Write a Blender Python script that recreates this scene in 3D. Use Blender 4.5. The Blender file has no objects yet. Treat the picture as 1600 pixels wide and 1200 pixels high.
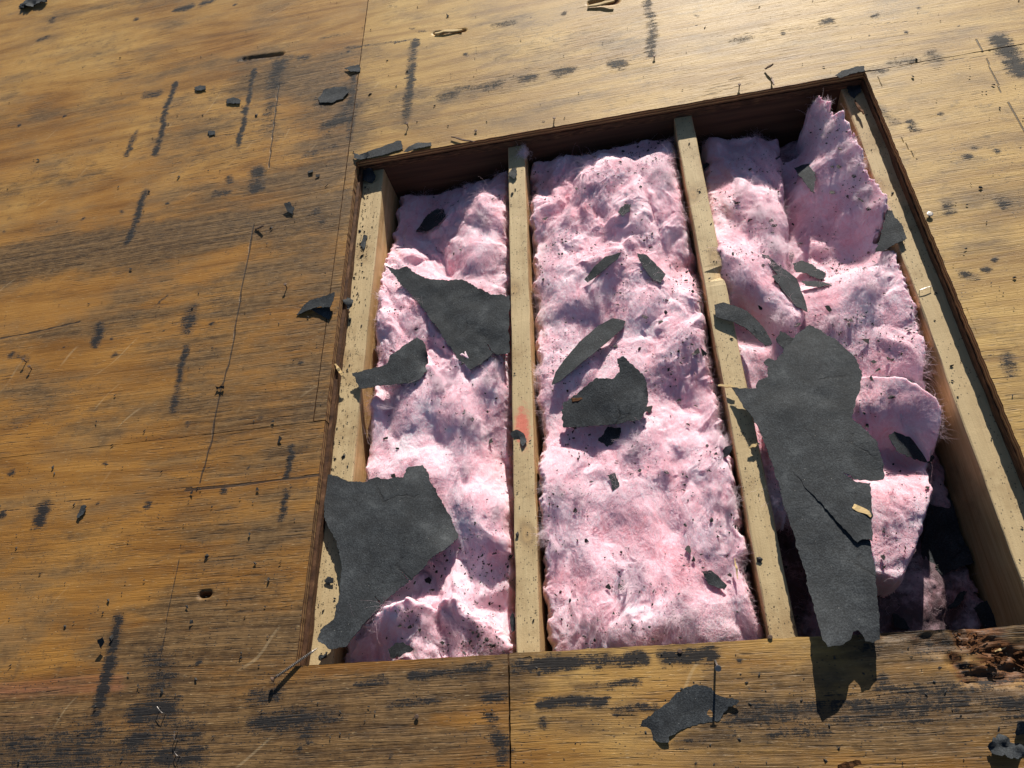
import bpy, math, random
import numpy as np
from mathutils import Matrix, Vector
from mathutils.geometry import delaunay_2d_cdt

SC = bpy.context.scene
COL = SC.collection

# ------------------------------------------------------------------ camera
# roof deck plane is z = 0; x runs along the top edge of the opening, y up the slope
RC = np.array([[0.97991805, -0.02222051, -0.19815868],
               [-0.11677945, -0.86946626, -0.47999060],
               [-0.16162665, 0.49349232, -0.85460059]])
CP = np.array([0.61253015, -1.38792064, 1.18799248])
FPX = 1105.0
cam = bpy.data.cameras.new('camera')
cam.sensor_width = 36.0
cam.lens = FPX / 1600.0 * 36.0
cam.clip_start = 0.02
cam.clip_end = 500.0
camo = bpy.data.objects.new('camera', cam)
COL.objects.link(camo)
M3 = RC.T @ np.diag([1.0, -1.0, -1.0])
m4 = Matrix([list(M3[i]) + [CP[i]] for i in range(3)] + [[0, 0, 0, 1]])
camo.matrix_world = m4
SC.camera = camo

# ------------------------------------------------------------------ sky, sun, exposure
SUN_EL, SUN_AZ = math.radians(25.5), math.radians(13.0)     # azimuth clockwise from +y
world = bpy.data.worlds.new('World')
SC.world = world
world.use_nodes = True
wn = world.node_tree
wn.nodes.clear()
sky = wn.nodes.new('ShaderNodeTexSky')
sky.sky_type = 'NISHITA'
sky.sun_disc = False
sky.sun_elevation = SUN_EL
sky.sun_rotation = SUN_AZ
sky.ozone_density = 2.2
sky.dust_density = 0.6
bg = wn.nodes.new('ShaderNodeBackground')
bg.inputs['Strength'].default_value = 0.05
wo = wn.nodes.new('ShaderNodeOutputWorld')
wn.links.new(sky.outputs[0], bg.inputs['Color'])
wn.links.new(bg.outputs[0], wo.inputs['Surface'])

sun = bpy.data.lights.new('sun', 'SUN')
sun.energy = 5.0
sun.angle = math.radians(0.53)
sun.color = (1.0, 0.93, 0.82)
suno = bpy.data.objects.new('sun', sun)
COL.objects.link(suno)
sd = Vector((math.sin(SUN_AZ) * math.cos(SUN_EL), math.cos(SUN_AZ) * math.cos(SUN_EL), math.sin(SUN_EL)))
suno.rotation_euler = (-sd).to_track_quat('-Z', 'Y').to_euler()
suno.location = sd * 10

SC.view_settings.view_transform = 'Standard'
SC.view_settings.look = 'None'
SC.view_settings.gamma = 1.0
SC.view_settings.exposure = 0.50
SC.view_settings.use_curve_mapping = False
SC.render.engine = 'CYCLES'
SC.cycles.max_bounces = 5
SC.cycles.diffuse_bounces = 3
SC.cycles.glossy_bounces = 2
SC.cycles.transmission_bounces = 2
SC.cycles.use_denoising = True
try:
    SC.cycles_curves.shape = 'RIBBONS'
except Exception:
    pass

rng = np.random.default_rng(11)
random.seed(5)


# ------------------------------------------------------------------ measuring helpers (1600 x 1200 survey points -> metres)
def ray(u, v):
    return RC.T @ np.array([(u - 800.0) / FPX, (v - 600.0) / FPX, 1.0])


def at(u, v, z=0.0):
    d = ray(u, v)
    return CP + (z - CP[2]) / d[2] * d


def on_plane(u, v, a, b, c):
    """point of the survey ray on z = a x + b y + c"""
    d = ray(u, v)
    k = (a * CP[0] + b * CP[1] + c - CP[2]) / (d[2] - a * d[0] - b * d[1])
    return CP + k * d


# ------------------------------------------------------------------ noise (numpy)
def _h(ix, iy, s):
    n = (ix.astype(np.int64) * 374761393 + iy.astype(np.int64) * 668265263 + s * 974634533) & 0x7fffffff
    n = ((n ^ (n >> 13)) * 1274126177) & 0x7fffffff
    n = (n ^ (n >> 16)) * 2246822519 & 0x7fffffff
    return (n ^ (n >> 15)) / float(0x7fffffff)


def vn(x, y, s=0):
    ix = np.floor(x); iy = np.floor(y)
    fx = x - ix; fy = y - iy
    fx = fx * fx * fx * (fx * (fx * 6 - 15) + 10)
    fy = fy * fy * fy * (fy * (fy * 6 - 15) + 10)
    a = _h(ix, iy, s); b = _h(ix + 1, iy, s); c = _h(ix, iy + 1, s); d = _h(ix + 1, iy + 1, s)
    return a + (b - a) * fx + (c - a) * fy + (a - b - c + d) * fx * fy


def fbm(x, y, s=0, o=4, g=0.5):
    r = 0.0; w = 1.0; t = 0.0
    for i in range(o):
        r = r + w * (vn(x, y, s + 17 * i) - 0.5); t += w
        x = x * 2.03 + 5.1; y = y * 2.03 - 3.7; w *= g
    return r / t * 2.0


def puff(x, y, s=0):
    """rounded bumps that meet in creases, 0..1"""
    ix = np.floor(x); iy = np.floor(y)
    best = np.full(x.shape, 9.0)
    for dx in (-1, 0, 1):
        for dy in (-1, 0, 1):
            cx = ix + dx; cy = iy + dy
            px = cx + 0.15 + 0.7 * _h(cx, cy, s); py = cy + 0.15 + 0.7 * _h(cx, cy, s + 7)
            d = (x - px) ** 2 + (y - py) ** 2
            # smooth minimum keeps the creases soft
            k = 0.22
            hh = np.clip(0.5 + 0.5 * (best - d) / k, 0, 1)
            best = best * (1 - hh) + d * hh - k * hh * (1 - hh)
    return np.clip(1.0 - best / 0.75, -0.4, 1.0)


class Field:
    """smooth surface through survey points (thin plate)"""
    def __init__(self, pts, lam=2e-4):
        P = np.array([at(u, v, z) for u, v, z in pts])
        self.p = P[:, :2]
        n = len(P)
        Kk = self._k(self.p, self.p) + lam * np.eye(n)
        A = np.zeros((n + 3, n + 3))
        A[:n, :n] = Kk; A[:n, n] = 1; A[:n, n + 1:] = self.p
        A[n, :n] = 1; A[n + 1:, :n] = self.p.T
        self.w = np.linalg.solve(A, np.concatenate([P[:, 2], [0, 0, 0]]))

    @staticmethod
    def _k(a, b):
        r2 = ((a[:, None, :] - b[None, :, :]) ** 2).sum(-1) + 1e-12
        return 0.5 * r2 * np.log(r2)

    def __call__(self, x, y):
        q = np.stack([x.ravel(), y.ravel()], 1)
        n = len(self.p)
        out = self._k(q, self.p) @ self.w[:n] + self.w[n] + q @ self.w[n + 1:]
        return out.reshape(x.shape)


def poly_sdf(x, y, poly):
    """signed distance, positive inside"""
    poly = np.asarray(poly)[:, :2]
    d = np.full(x.shape, 1e9); ins = np.zeros(x.shape, bool)
    n = len(poly)
    for i in range(n):
        ax, ay = poly[i]; bx, by = poly[(i + 1) % n]
        ex, ey = bx - ax, by - ay
        t = np.clip(((x - ax) * ex + (y - ay) * ey) / (ex * ex + ey * ey + 1e-12), 0, 1)
        d = np.minimum(d, (x - ax - t * ex) ** 2 + (y - ay - t * ey) ** 2)
        c = ((ay > y) != (by > y)) & (x < (bx - ax) * (y - ay) / (by - ay + 1e-15) + ax)
        ins ^= c
    d = np.sqrt(d)
    return np.where(ins, d, -d)


# ------------------------------------------------------------------ object helpers
def tag(o, label=None, cat=None, group=None, kind=None):
    if label: o['label'] = label
    if cat: o['category'] = cat
    if group: o['group'] = group
    if kind: o['kind'] = kind
    return o


def mesh_obj(name, verts, faces, mats, parent=None, smooth=False, mat_idx=None):
    me = bpy.data.meshes.new(name)
    me.from_pydata([tuple(map(float, v)) for v in verts], [], [tuple(map(int, f)) for f in faces])
    for m in (mats if isinstance(mats, (list, tuple)) else [mats]):
        me.materials.append(m)
    if smooth:
        me.polygons.foreach_set('use_smooth', [True] * len(me.polygons))
    if mat_idx is not None:
        me.polygons.foreach_set('material_index', np.asarray(mat_idx, np.int32))
    me.update()
    o = bpy.data.objects.new(name, me)
    COL.objects.link(o)
    if parent: o.parent = parent
    return o


def fast_mesh(name, V, Q, mats, parent=None, mat_idx=None, smooth=True):
    """big quad meshes from numpy arrays"""
    me = bpy.data.meshes.new(name)
    me.vertices.add(len(V)); me.vertices.foreach_set('co', np.asarray(V, np.float32).ravel())
    me.loops.add(Q.size); me.loops.foreach_set('vertex_index', np.asarray(Q, np.int32).ravel())
    me.polygons.add(len(Q))
    me.polygons.foreach_set('loop_start', np.arange(0, Q.size, Q.shape[1], dtype=np.int32))
    me.polygons.foreach_set('use_smooth', np.full(len(Q), smooth, bool) if np.isscalar(smooth) else smooth)
    for m in (mats if isinstance(mats, (list, tuple)) else [mats]):
        me.materials.append(m)
    if mat_idx is not None:
        me.polygons.foreach_set('material_index', np.asarray(mat_idx, np.int32))
    me.update(calc_edges=True)
    me.validate()
    o = bpy.data.objects.new(name, me)
    COL.objects.link(o)
    if parent: o.parent = parent
    return o


def empty(name, loc=(0, 0, 0)):
    o = bpy.data.objects.new(name, None)
    o.location = loc
    COL.objects.link(o)
    return o


# ------------------------------------------------------------------ node helper
class NT:
    def __init__(self, name):
        self.m = bpy.data.materials.new(name)
        self.m.use_nodes = True
        self.t = self.m.node_tree
        self.t.nodes.clear()
        self.out = self.t.nodes.new('ShaderNodeOutputMaterial')

    def n(self, typ, **kw):
        nd = self.t.nodes.new(typ)
        for k, v in kw.items():
            if k.startswith('i_'):
                self.set(nd, k[2:].replace('_', ' '), v)
            else:
                setattr(nd, k, v)
        return nd

    def set(self, nd, key, v):
        s = nd.inputs[key]
        if isinstance(v, bpy.types.NodeSocket):
            self.t.links.new(v, s)
        else:
            s.default_value = v

    def pos(self):
        return self.n('ShaderNodeTexCoord').outputs['Object']

    def map(self, vec, scale=(1, 1, 1), loc=(0, 0, 0), rot=(0, 0, 0)):
        nd = self.n('ShaderNodeMapping')
        self.set(nd, 'Vector', vec)
        nd.inputs['Scale'].default_value = scale
        nd.inputs['Location'].default_value = loc
        nd.inputs['Rotation'].default_value = rot
        return nd.outputs[0]

    def noise(self, vec, scale=5, detail=4, rough=0.55, dist=0.0, col=False):
        nd = self.n('ShaderNodeTexNoise')
        self.set(nd, 'Vector', vec)
        self.set(nd, 'Scale', scale); self.set(nd, 'Detail', detail)
        self.set(nd, 'Roughness', rough); self.set(nd, 'Distortion', dist)
        return nd.outputs['Color' if col else 'Fac']

    def ma(self, op, a, b=0.0, c=None, clamp=False):
        nd = self.n('ShaderNodeMath', operation=op, use_clamp=clamp)
        for i, v in enumerate((a, b, c)):
            if v is None: continue
            if isinstance(v, bpy.types.NodeSocket): self.t.links.new(v, nd.inputs[i])
            else: nd.inputs[i].default_value = v
        return nd.outputs[0]

    def vma(self, op, a, b):
        nd = self.n('ShaderNodeVectorMath', operation=op)
        for i, v in enumerate((a, b)):
            if isinstance(v, bpy.types.NodeSocket): self.t.links.new(v, nd.inputs[i])
            else: nd.inputs[i].default_value = v
        return nd.outputs['Value' if op in ('LENGTH', 'DISTANCE') else 'Vector']

    def ss(self, v, lo, hi, a=0.0, b=1.0):
        nd = self.n('ShaderNodeMapRange', interpolation_type='SMOOTHSTEP')
        self.set(nd, 'Value', v)
        for k, x in (('From Min', lo), ('From Max', hi), ('To Min', a), ('To Max', b)):
            self.set(nd, k, x)
        return nd.outputs[0]

    def ramp(self, v, stops):
        nd = self.n('ShaderNodeValToRGB')
        self.set(nd, 'Fac', v)
        e = nd.color_ramp.elements
        while len(e) > 1: e.remove(e[-1])
        for i, (p, c) in enumerate(stops):
            el = e[0] if i == 0 else e.new(p)
            el.position = p
            el.color = (*c, 1.0) if len(c) == 3 else c
        return nd.outputs['Color']

    def mix(self, f, a, b, blend='MIX'):
        nd = self.n('ShaderNodeMix', data_type='RGBA', blend_type=blend)
        def st(i, v):
            if isinstance(v, bpy.types.NodeSocket): self.t.links.new(v, nd.inputs[i])
            elif isinstance(v, (int, float)): nd.inputs[i].default_value = v
            else: nd.inputs[i].default_value = (*v, 1.0)
        st(0, f); st(6, a); st(7, b)
        return nd.outputs[2]

    def attr(self, name):
        nd = self.n('ShaderNodeAttribute', attribute_name=name)
        return nd.outputs['Fac']

    def bump(self, h, dist, strength=1.0, normal=None):
        nd = self.n('ShaderNodeBump')
        self.set(nd, 'Height', h); self.set(nd, 'Distance', dist); self.set(nd, 'Strength', strength)
        if normal is not None: self.set(nd, 'Normal', normal)
        return nd.outputs[0]

    def bsdf(self, col, rough=0.6, normal=None, spec=0.5, **kw):
        nd = self.n('ShaderNodeBsdfPrincipled')
        self.set(nd, 'Base Color', col if isinstance(col, bpy.types.NodeSocket) else (*col, 1.0))
        self.set(nd, 'Roughness', rough)
        self.set(nd, 'Specular IOR Level', spec)
        for k, v in kw.items(): self.set(nd, k.replace('_', ' '), v)
        if normal is not None: self.set(nd, 'Normal', normal)
        self.t.links.new(nd.outputs[0], self.out.inputs['Surface'])
        return nd


# ------------------------------------------------------------------ materials
def mat_deck():
    t = NT('weathered_plywood')
    p = t.pos()
    tar = t.attr('tar'); grey = t.attr('grey'); tone = t.attr('tone'); line = t.attr('line'); pink = t.attr('pink'); rot = t.attr('rot')
    warp = t.noise(t.map(p, (1.0, 2.4, 1.0)), 1.6, 2, 0.45, col=True)
    warp = t.vma('MULTIPLY', t.vma('SUBTRACT', warp, (0.5, 0.5, 0.5)), (0.05, 0.038, 0.0))
    wp = t.vma('ADD', p, warp)
    # broad, medium and fine grain, all drawn out along x
    g1 = t.noise(t.map(wp, (1.2, 17.0, 1.0)), 1.0, 5, 0.6)
    g2 = t.noise(t.map(wp, (3.6, 110.0, 1.0), (3, 1, 0)), 1.0, 4, 0.58)
    g3 = t.noise(t.map(wp, (18.0, 420.0, 1.0), (1, 7, 0)), 1.0, 3, 0.62)
    fl = t.noise(t.map(wp, (60.0, 330.0, 1.0), (5, 2, 0)), 1.0, 2, 0.6)
    blot = t.noise(p, 2.3, 5, 0.6)
    blot2 = t.noise(t.map(p, (1.0, 2.6, 1.0), (4, 4, 0)), 4.2, 6, 0.68)
    cn = t.noise(t.map(wp, (0.50, 3.4, 1.0), (6, 3, 0)), 1.0, 2, 0.35)
    ring = t.ma('MULTIPLY_ADD', t.ma('SINE', t.ma('MULTIPLY', cn, 92.0)), 0.5, 0.5)      # looping veneer figure
    ring = t.ma('ADD', t.ma('MULTIPLY', t.ss(ring, 0.05, 0.75), 0.30), 0.35)
    gsum = t.ma('ADD', t.ma('ADD', t.ma('MULTIPLY', g1, 0.30), t.ma('MULTIPLY', blot, 0.22)), t.ma('ADD', t.ma('MULTIPLY', g2, 0.15), t.ma('MULTIPLY', g3, 0.17)))
    gsum = t.ma('ADD', gsum, t.ma('MULTIPLY', ring, 0.16))
    pale = t.ramp(gsum, [(0.36, (0.16, 0.080, 0.020)), (0.44, (0.31, 0.177, 0.052)), (0.52, (0.45, 0.280, 0.088)), (0.62, (0.56, 0.370, 0.128))])
    oran = t.ramp(gsum, [(0.36, (0.095, 0.037, 0.008)), (0.44, (0.200, 0.088, 0.017)), (0.52, (0.300, 0.140, 0.028)), (0.62, (0.39, 0.195, 0.044))])
    wood = t.mix(t.ss(t.ma('ADD', tone, t.ma('MULTIPLY', t.ma('SUBTRACT', blot, 0.5), 0.9)), 0.2, 0.8), oran, pale)
    # rain-washed patches, brown and greyed
    b2 = t.ss(blot2, 0.42, 0.70)
    wood = t.mix(t.ma('MULTIPLY', b2, 0.62), wood, t.mix(gsum, (0.12, 0.065, 0.025), (0.36, 0.235, 0.11)))
    mot0 = t.noise(t.map(p, (1.0, 1.8, 1.0), (2, 6, 0)), 42.0, 5, 0.7)
    gn = t.ma('ADD', grey, t.ma('MULTIPLY', t.ma('SUBTRACT', blot2, 0.5), 1.6))
    gn = t.ma('ADD', gn, t.ma('MULTIPLY', t.ma('SUBTRACT', g1, 0.5), 1.0))
    gcol = t.mix(t.ss(t.ma('ADD', t.ma('MULTIPLY', g2, 0.5), t.ma('MULTIPLY', mot0, 0.5)), 0.38, 0.62), (0.050, 0.029, 0.013), (0.180, 0.108, 0.046))
    wood = t.mix(t.ma('MULTIPLY', t.ss(gn, 0.08, 0.62), 0.88), wood, gcol)
    mot = t.noise(t.map(p, (1.0, 1.6, 1.0), (9, 2, 0)), 24.0, 5, 0.72)
    motm = t.ma('MULTIPLY', t.ss(mot, 0.50, 0.72), t.ss(t.ma('ADD', blot, t.ma('MULTIPLY', grey, 0.25)), 0.42, 0.68))
    wood = t.mix(t.ma('MULTIPLY', motm, 0.70), wood, (0.075, 0.048, 0.026))
    # checks: short dark splits along the grain
    chk = t.noise(t.map(wp, (14.0, 300.0, 1.0), (2, 9, 0)), 1.0, 2, 0.5)
    chk2 = t.noise(t.map(p, (3.0, 3.0, 1.0), (8, 9, 0)), 1.0, 3, 0.5)
    chkm = t.ma('MULTIPLY', t.ss(chk, 0.60, 0.69), t.ss(t.ma('ADD', chk2, t.ma('MULTIPLY', grey, 0.30)), 0.46, 0.68))
    wood = t.mix(t.ma('MULTIPLY', chkm, 0.70), wood, (0.045, 0.027, 0.014))
    fib = t.ss(fl, 0.62, 0.74)
    wood = t.mix(t.ma('MULTIPLY', fib, 0.25), wood, (0.66, 0.50, 0.28))
    # reddish stain
    wood = t.mix(t.ma('MULTIPLY', t.ss(t.ma('ADD', pink, t.ma('MULTIPLY', t.ma('SUBTRACT', g2, 0.5), 0.8)), 0.3, 0.9), 0.6), wood, (0.30, 0.10, 0.055))
    # rotten brown wood
    wood = t.mix(t.ss(t.ma('ADD', rot, t.ma('MULTIPLY', t.ma('SUBTRACT', g3, 0.5), 1.2)), 0.35, 0.7), wood, t.mix(t.noise(p, 160, 3, 0.6), (0.020, 0.008, 0.004), (0.22, 0.09, 0.03)))
    # old scuffs: thin pale scratches
    sc = t.n('ShaderNodeTexWave', wave_type='BANDS', bands_direction='X')
    t.set(sc, 'Vector', t.map(p, (1, 1, 1), rot=(0, 0, math.radians(38)))); t.set(sc, 'Scale', 3.0); t.set(sc, 'Distortion', 9.0); t.set(sc, 'Detail', 2.0); t.set(sc, 'Detail Scale', 0.7)
    scm = t.ma('MULTIPLY', t.ss(sc.outputs['Fac'], 0.992, 1.0), t.ss(t.noise(p, 5.0, 3, 0.6), 0.56, 0.66))
    wood = t.mix(t.ma('MULTIPLY', scm, 0.18), wood, (0.66, 0.52, 0.32))
    # bitumen: sharp, broken up along the grain
    tn = t.ma('ADD', t.ma('MULTIPLY', t.ma('SUBTRACT', g3, 0.5), 2.3), t.ma('MULTIPLY', t.ma('SUBTRACT', g2, 0.5), 1.9))
    tn = t.ma('ADD', tn, t.ma('MULTIPLY', t.ma('SUBTRACT', t.noise(p, 70, 4, 0.7), 0.5), 1.9))
    tn = t.ma('ADD', tn, t.ma('MULTIPLY', t.ma('SUBTRACT', t.noise(p, 330, 3, 0.7), 0.5), 1.5))
    tm = t.ma('MULTIPLY', t.ss(t.ma('ADD', t.ma('MULTIPLY', tar, 1.22), tn), 0.40, 0.84), t.ss(tar, 0.04, 0.22))
    halo = t.ma('MULTIPLY', t.ss(t.ma('ADD', tar, t.ma('MULTIPLY', t.ma('SUBTRACT', blot2, 0.5), 0.8)), 0.05, 0.55), 0.55)
    wood = t.mix(halo, wood, (0.060, 0.036, 0.019))
    tcol = t.mix(t.noise(p, 260, 2, 0.6), (0.005, 0.005, 0.006), (0.022, 0.021, 0.022))
    wood = t.mix(t.ma('MULTIPLY', tm, 0.97), wood, tcol)
    # fine black grit
    sp = t.n('ShaderNodeTexVoronoi', feature='F1'); t.set(sp, 'Vector', t.map(p, (0.6, 1.0, 1.0))); t.set(sp, 'Scale', 210.0)
    spm = t.ma('MULTIPLY', t.ma('LESS_THAN', sp.outputs['Distance'], 0.20), t.ss(t.ma('ADD', t.noise(p, 4.0, 4, 0.65), t.ma('MULTIPLY', grey, 0.32)), 0.46, 0.68))
    spr = t.n('ShaderNodeSeparateColor'); t.set(spr, 'Color', sp.outputs['Color'])
    spm = t.ma('MULTIPLY', spm, t.ma('GREATER_THAN', spr.outputs[0], 0.55))
    wood = t.mix(t.ma('MULTIPLY', spm, 0.85), wood, (0.03, 0.025, 0.022))
    # pencil and saw lines
    lm = t.ss(t.ma('ADD', line, t.ma('MULTIPLY', t.ma('SUBTRACT', t.noise(p, 90, 2, 0.6), 0.5), 0.5)), 0.42, 0.7)
    wood = t.mix(t.ma('MULTIPLY', lm, 0.8), wood, (0.028, 0.020, 0.016))
    # relief
    h = t.ma('ADD', t.ma('MULTIPLY', g2, t.ma('ADD', 0.14, t.ma('MULTIPLY', grey, 0.9))), t.ma('MULTIPLY', g3, t.ma('ADD', 0.30, t.ma('MULTIPLY', grey, 0.4))))
    h = t.ma('SUBTRACT', h, t.ma('MULTIPLY', chkm, 0.6))
    h = t.ma('ADD', h, t.ma('MULTIPLY', fib, 0.10))
    h = t.ma('ADD', h, t.ma('MULTIPLY', tm, 0.18))
    h = t.ma('SUBTRACT', h, t.ma('MULTIPLY', lm, 0.5))
    h = t.ma('ADD', h, t.ma('MULTIPLY', t.noise(p, 700, 2, 0.6), 0.10))
    nrm = t.bump(h, 0.0024, 1.0)
    rgh = t.ma('ADD', 0.44, t.ma('MULTIPLY', g2, 0.20))
    rgh = t.ma('ADD', rgh, t.ma('MULTIPLY', tm, 0.18))
    t.bsdf(wood, rgh, nrm, spec=0.28)
    return t.m


def mat_ply_edge():
    t = NT('plywood_edge')
    p = t.pos()
    s = t.n('ShaderNodeSeparateXYZ'); t.set(s, 'Vector', p)
    n = t.noise(t.map(p, (14, 14, 180)), 1.0, 4, 0.6)
    z = t.ma('ADD', s.outputs['Z'], t.ma('MULTIPLY', t.ma('SUBTRACT', t.noise(p, 30, 3, 0.6), 0.5), 0.0022))
    band = t.ma('FRACT', t.ma('MULTIPLY', z, 1.0 / 0.0072))
    c = t.ramp(band, [(0.0, (0.07, 0.035, 0.02)), (0.08, (0.34, 0.20, 0.085)), (0.48, (0.42, 0.26, 0.115)), (0.54, (0.06, 0.028, 0.016)), (0.62, (0.13, 0.060, 0.030)), (1.0, (0.15, 0.070, 0.036))])
    c = t.mix(t.ma('MULTIPLY', t.ss(n, 0.45, 0.72), 0.7), c, (0.08, 0.042, 0.025))
    t.bsdf(c, 0.75, t.bump(t.ma('ADD', n, band), 0.0012), spec=0.25)
    return t.m


def mat_underlayer():
    t = NT('old_sheathing')
    p = t.pos()
    n = t.noise(t.map(p, (40, 40, 260)), 1.0, 4, 0.6)
    c = t.ramp(n, [(0.3, (0.028, 0.013, 0.008)), (0.55, (0.09, 0.043, 0.022)), (0.75, (0.20, 0.105, 0.052))])
    t.bsdf(c, 0.75, t.bump(n, 0.0015), spec=0.25)
    return t.m


def mat_rafter(name, seed, paint=None, knots=()):
    t = NT(name)
    p = t.pos()
    w = t.vma('ADD', p, t.vma('MULTIPLY', t.vma('SUBTRACT', t.noise(t.map(p, (3, 1.2, 3), (seed, 0, 0)), 2.0, 3, 0.5, col=True), (0.5, 0.5, 0.5)), (0.03, 0.05, 0.03)))
    g1 = t.noise(t.map(w, (70, 1.6, 70), (seed, 2, 0)), 1.0, 4, 0.6)
    g2 = t.noise(t.map(w, (330, 9.0, 330), (seed, 5, 0)), 1.0, 3, 0.6)
    bl = t.noise(t.map(p, (1, 1, 1), (seed, 3, 0)), 9.0, 5, 0.65)
    g = t.ma('ADD', t.ma('MULTIPLY', g1, 0.6), t.ma('MULTIPLY', g2, 0.4))
    c = t.ramp(g, [(0.3, (0.30, 0.165, 0.060)), (0.45, (0.50, 0.32, 0.14)), (0.6, (0.62, 0.44, 0.22)), (0.75, (0.68, 0.52, 0.29))])
    # greyed, dusty top edge where the sheathing sat
    s = t.n('ShaderNodeSeparateXYZ'); t.set(s, 'Vector', p)
    top = t.ss(s.outputs['Z'], -0.045, -0.039)
    dust = t.mix(t.noise(t.map(p, (60, 14, 60), (seed, 0, 4)), 1.0, 4, 0.65), (0.34, 0.265, 0.150), (0.60, 0.49, 0.295))
    c = t.mix(t.ma('MULTIPLY', top, 0.70), c, dust)
    for (kx, ky) in knots:
        kd = t.vma('DISTANCE', t.map(w, (1.0, 0.55, 0.0)), (kx, ky * 0.55, 0.0))
        rg_ = t.ma('MULTIPLY_ADD', t.ma('SINE', t.ma('MULTIPLY', t.ma('ADD', kd, t.ma('MULTIPLY', bl, 0.02)), 520.0)), 0.5, 0.5)
        c = t.mix(t.ma('MULTIPLY', t.ss(t.ma('ADD', kd, t.ma('MULTIPLY', t.ma('SUBTRACT', bl, 0.5), 0.03)), 0.024, 0.004), 0.55), c, t.mix(rg_, (0.13, 0.060, 0.022), (0.36, 0.215, 0.085)))
    c = t.mix(t.ma('MULTIPLY', t.ss(bl, 0.50, 0.72), 0.65), c, (0.27, 0.175, 0.080))
    # mould and grit specks
    v = t.n('ShaderNodeTexVoronoi'); t.set(v, 'Vector', t.map(p, (1, 0.7, 1))); t.set(v, 'Scale', 280.0)
    vs = t.n('ShaderNodeSeparateColor'); t.set(vs, 'Color', v.outputs['Color'])
    sp = t.ma('MULTIPLY', t.ma('LESS_THAN', v.outputs['Distance'], 0.30), t.ma('GREATER_THAN', t.ma('ADD', vs.outputs[0], t.ma('MULTIPLY', t.ma('SUBTRACT', bl, 0.5), 1.5)), 0.80))
    sp = t.ma('MULTIPLY', sp, t.ma('ADD', t.ma('MULTIPLY', top, 0.8), 0.06))
    c = t.mix(t.ma('MULTIPLY', sp, 0.85), c, (0.05, 0.045, 0.03))
    if paint:
        d = t.vma('DISTANCE', t.map(p, (1.0, 0.33, 1.0)), (paint[0], paint[1] * 0.33, paint[2]))
        pm = t.ss(t.ma('ADD', d, t.ma('MULTIPLY', t.ma('SUBTRACT', t.noise(p, 120, 4, 0.7), 0.5), 0.03)), 0.020, 0.006)
        c = t.mix(t.ma('MULTIPLY', pm, 0.75), c, (0.62, 0.10, 0.085))
    t.bsdf(c, 0.68, t.bump(t.ma('ADD', g, t.ma('MULTIPLY', t.noise(p, 500, 2, 0.6), 0.35)), 0.0012), spec=0.3)
    return t.m


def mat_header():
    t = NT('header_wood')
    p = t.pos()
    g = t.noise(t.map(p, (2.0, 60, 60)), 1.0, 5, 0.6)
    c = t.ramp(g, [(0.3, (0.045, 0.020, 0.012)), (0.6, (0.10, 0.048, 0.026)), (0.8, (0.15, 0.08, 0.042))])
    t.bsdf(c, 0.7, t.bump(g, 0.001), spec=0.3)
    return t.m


def mat_felt():
    t = NT('asphalt_felt')
    p = t.pos()
    n1 = t.noise(p, 420, 3, 0.7)
    n2 = t.noise(p, 26, 5, 0.65)
    n3 = t.noise(p, 150, 3, 0.65)
    c = t.ramp(t.ma('ADD', t.ma('MULTIPLY', n1, 0.62), t.ma('MULTIPLY', n2, 0.38)), [(0.33, (0.010, 0.0115, 0.013)), (0.48, (0.021, 0.0245, 0.0285)), (0.64, (0.053, 0.061, 0.068))])
    c = t.mix(t.ma('MULTIPLY', t.ss(n2, 0.58, 0.8), 0.5), c, (0.090, 0.098, 0.102))
    v = t.n('ShaderNodeTexVoronoi'); t.set(v, 'Vector', p); t.set(v, 'Scale', 170.0)
    vs = t.n('ShaderNodeSeparateColor'); t.set(vs, 'Color', v.outputs['Color'])
    sp = t.ma('MULTIPLY', t.ma('LESS_THAN', v.outputs['Distance'], 0.085), t.ma('GREATER_THAN', vs.outputs[0], 0.90))
    c = t.mix(t.ma('MULTIPLY', sp, 0.7), c, (0.42, 0.40, 0.36))
    cr = t.n('ShaderNodeTexVoronoi', feature='DISTANCE_TO_EDGE'); t.set(cr, 'Vector', t.vma('ADD', p, t.vma('MULTIPLY', t.noise(p, 30, 3, 0.6, col=True), (0.03, 0.03, 0.03)))); t.set(cr, 'Scale', 7.0)
    crm = t.ma('MULTIPLY', t.ss(cr.outputs['Distance'], 0.022, 0.0), t.ss(t.noise(p, 9, 3, 0.6), 0.56, 0.66))
    c = t.mix(t.ma('MULTIPLY', crm, 0.6), c, (0.006, 0.006, 0.007))
    h = t.ma('ADD', t.ma('MULTIPLY', n1, 0.5), t.ma('ADD', t.ma('MULTIPLY', n3, 0.7), t.ma('MULTIPLY', n2, 2.2)))
    h = t.ma('SUBTRACT', h, t.ma('MULTIPLY', crm, 0.6))
    t.bsdf(c, 0.82, t.bump(h, 0.0009), spec=0.35)
    return t.m


def mat_crumb():
    t = NT('felt_crumb')
    n = t.noise(t.pos(), 300, 2, 0.6)
    t.bsdf(t.mix(n, (0.012, 0.011, 0.011), (0.05, 0.048, 0.046)), 0.75, spec=0.3)
    return t.m


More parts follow.
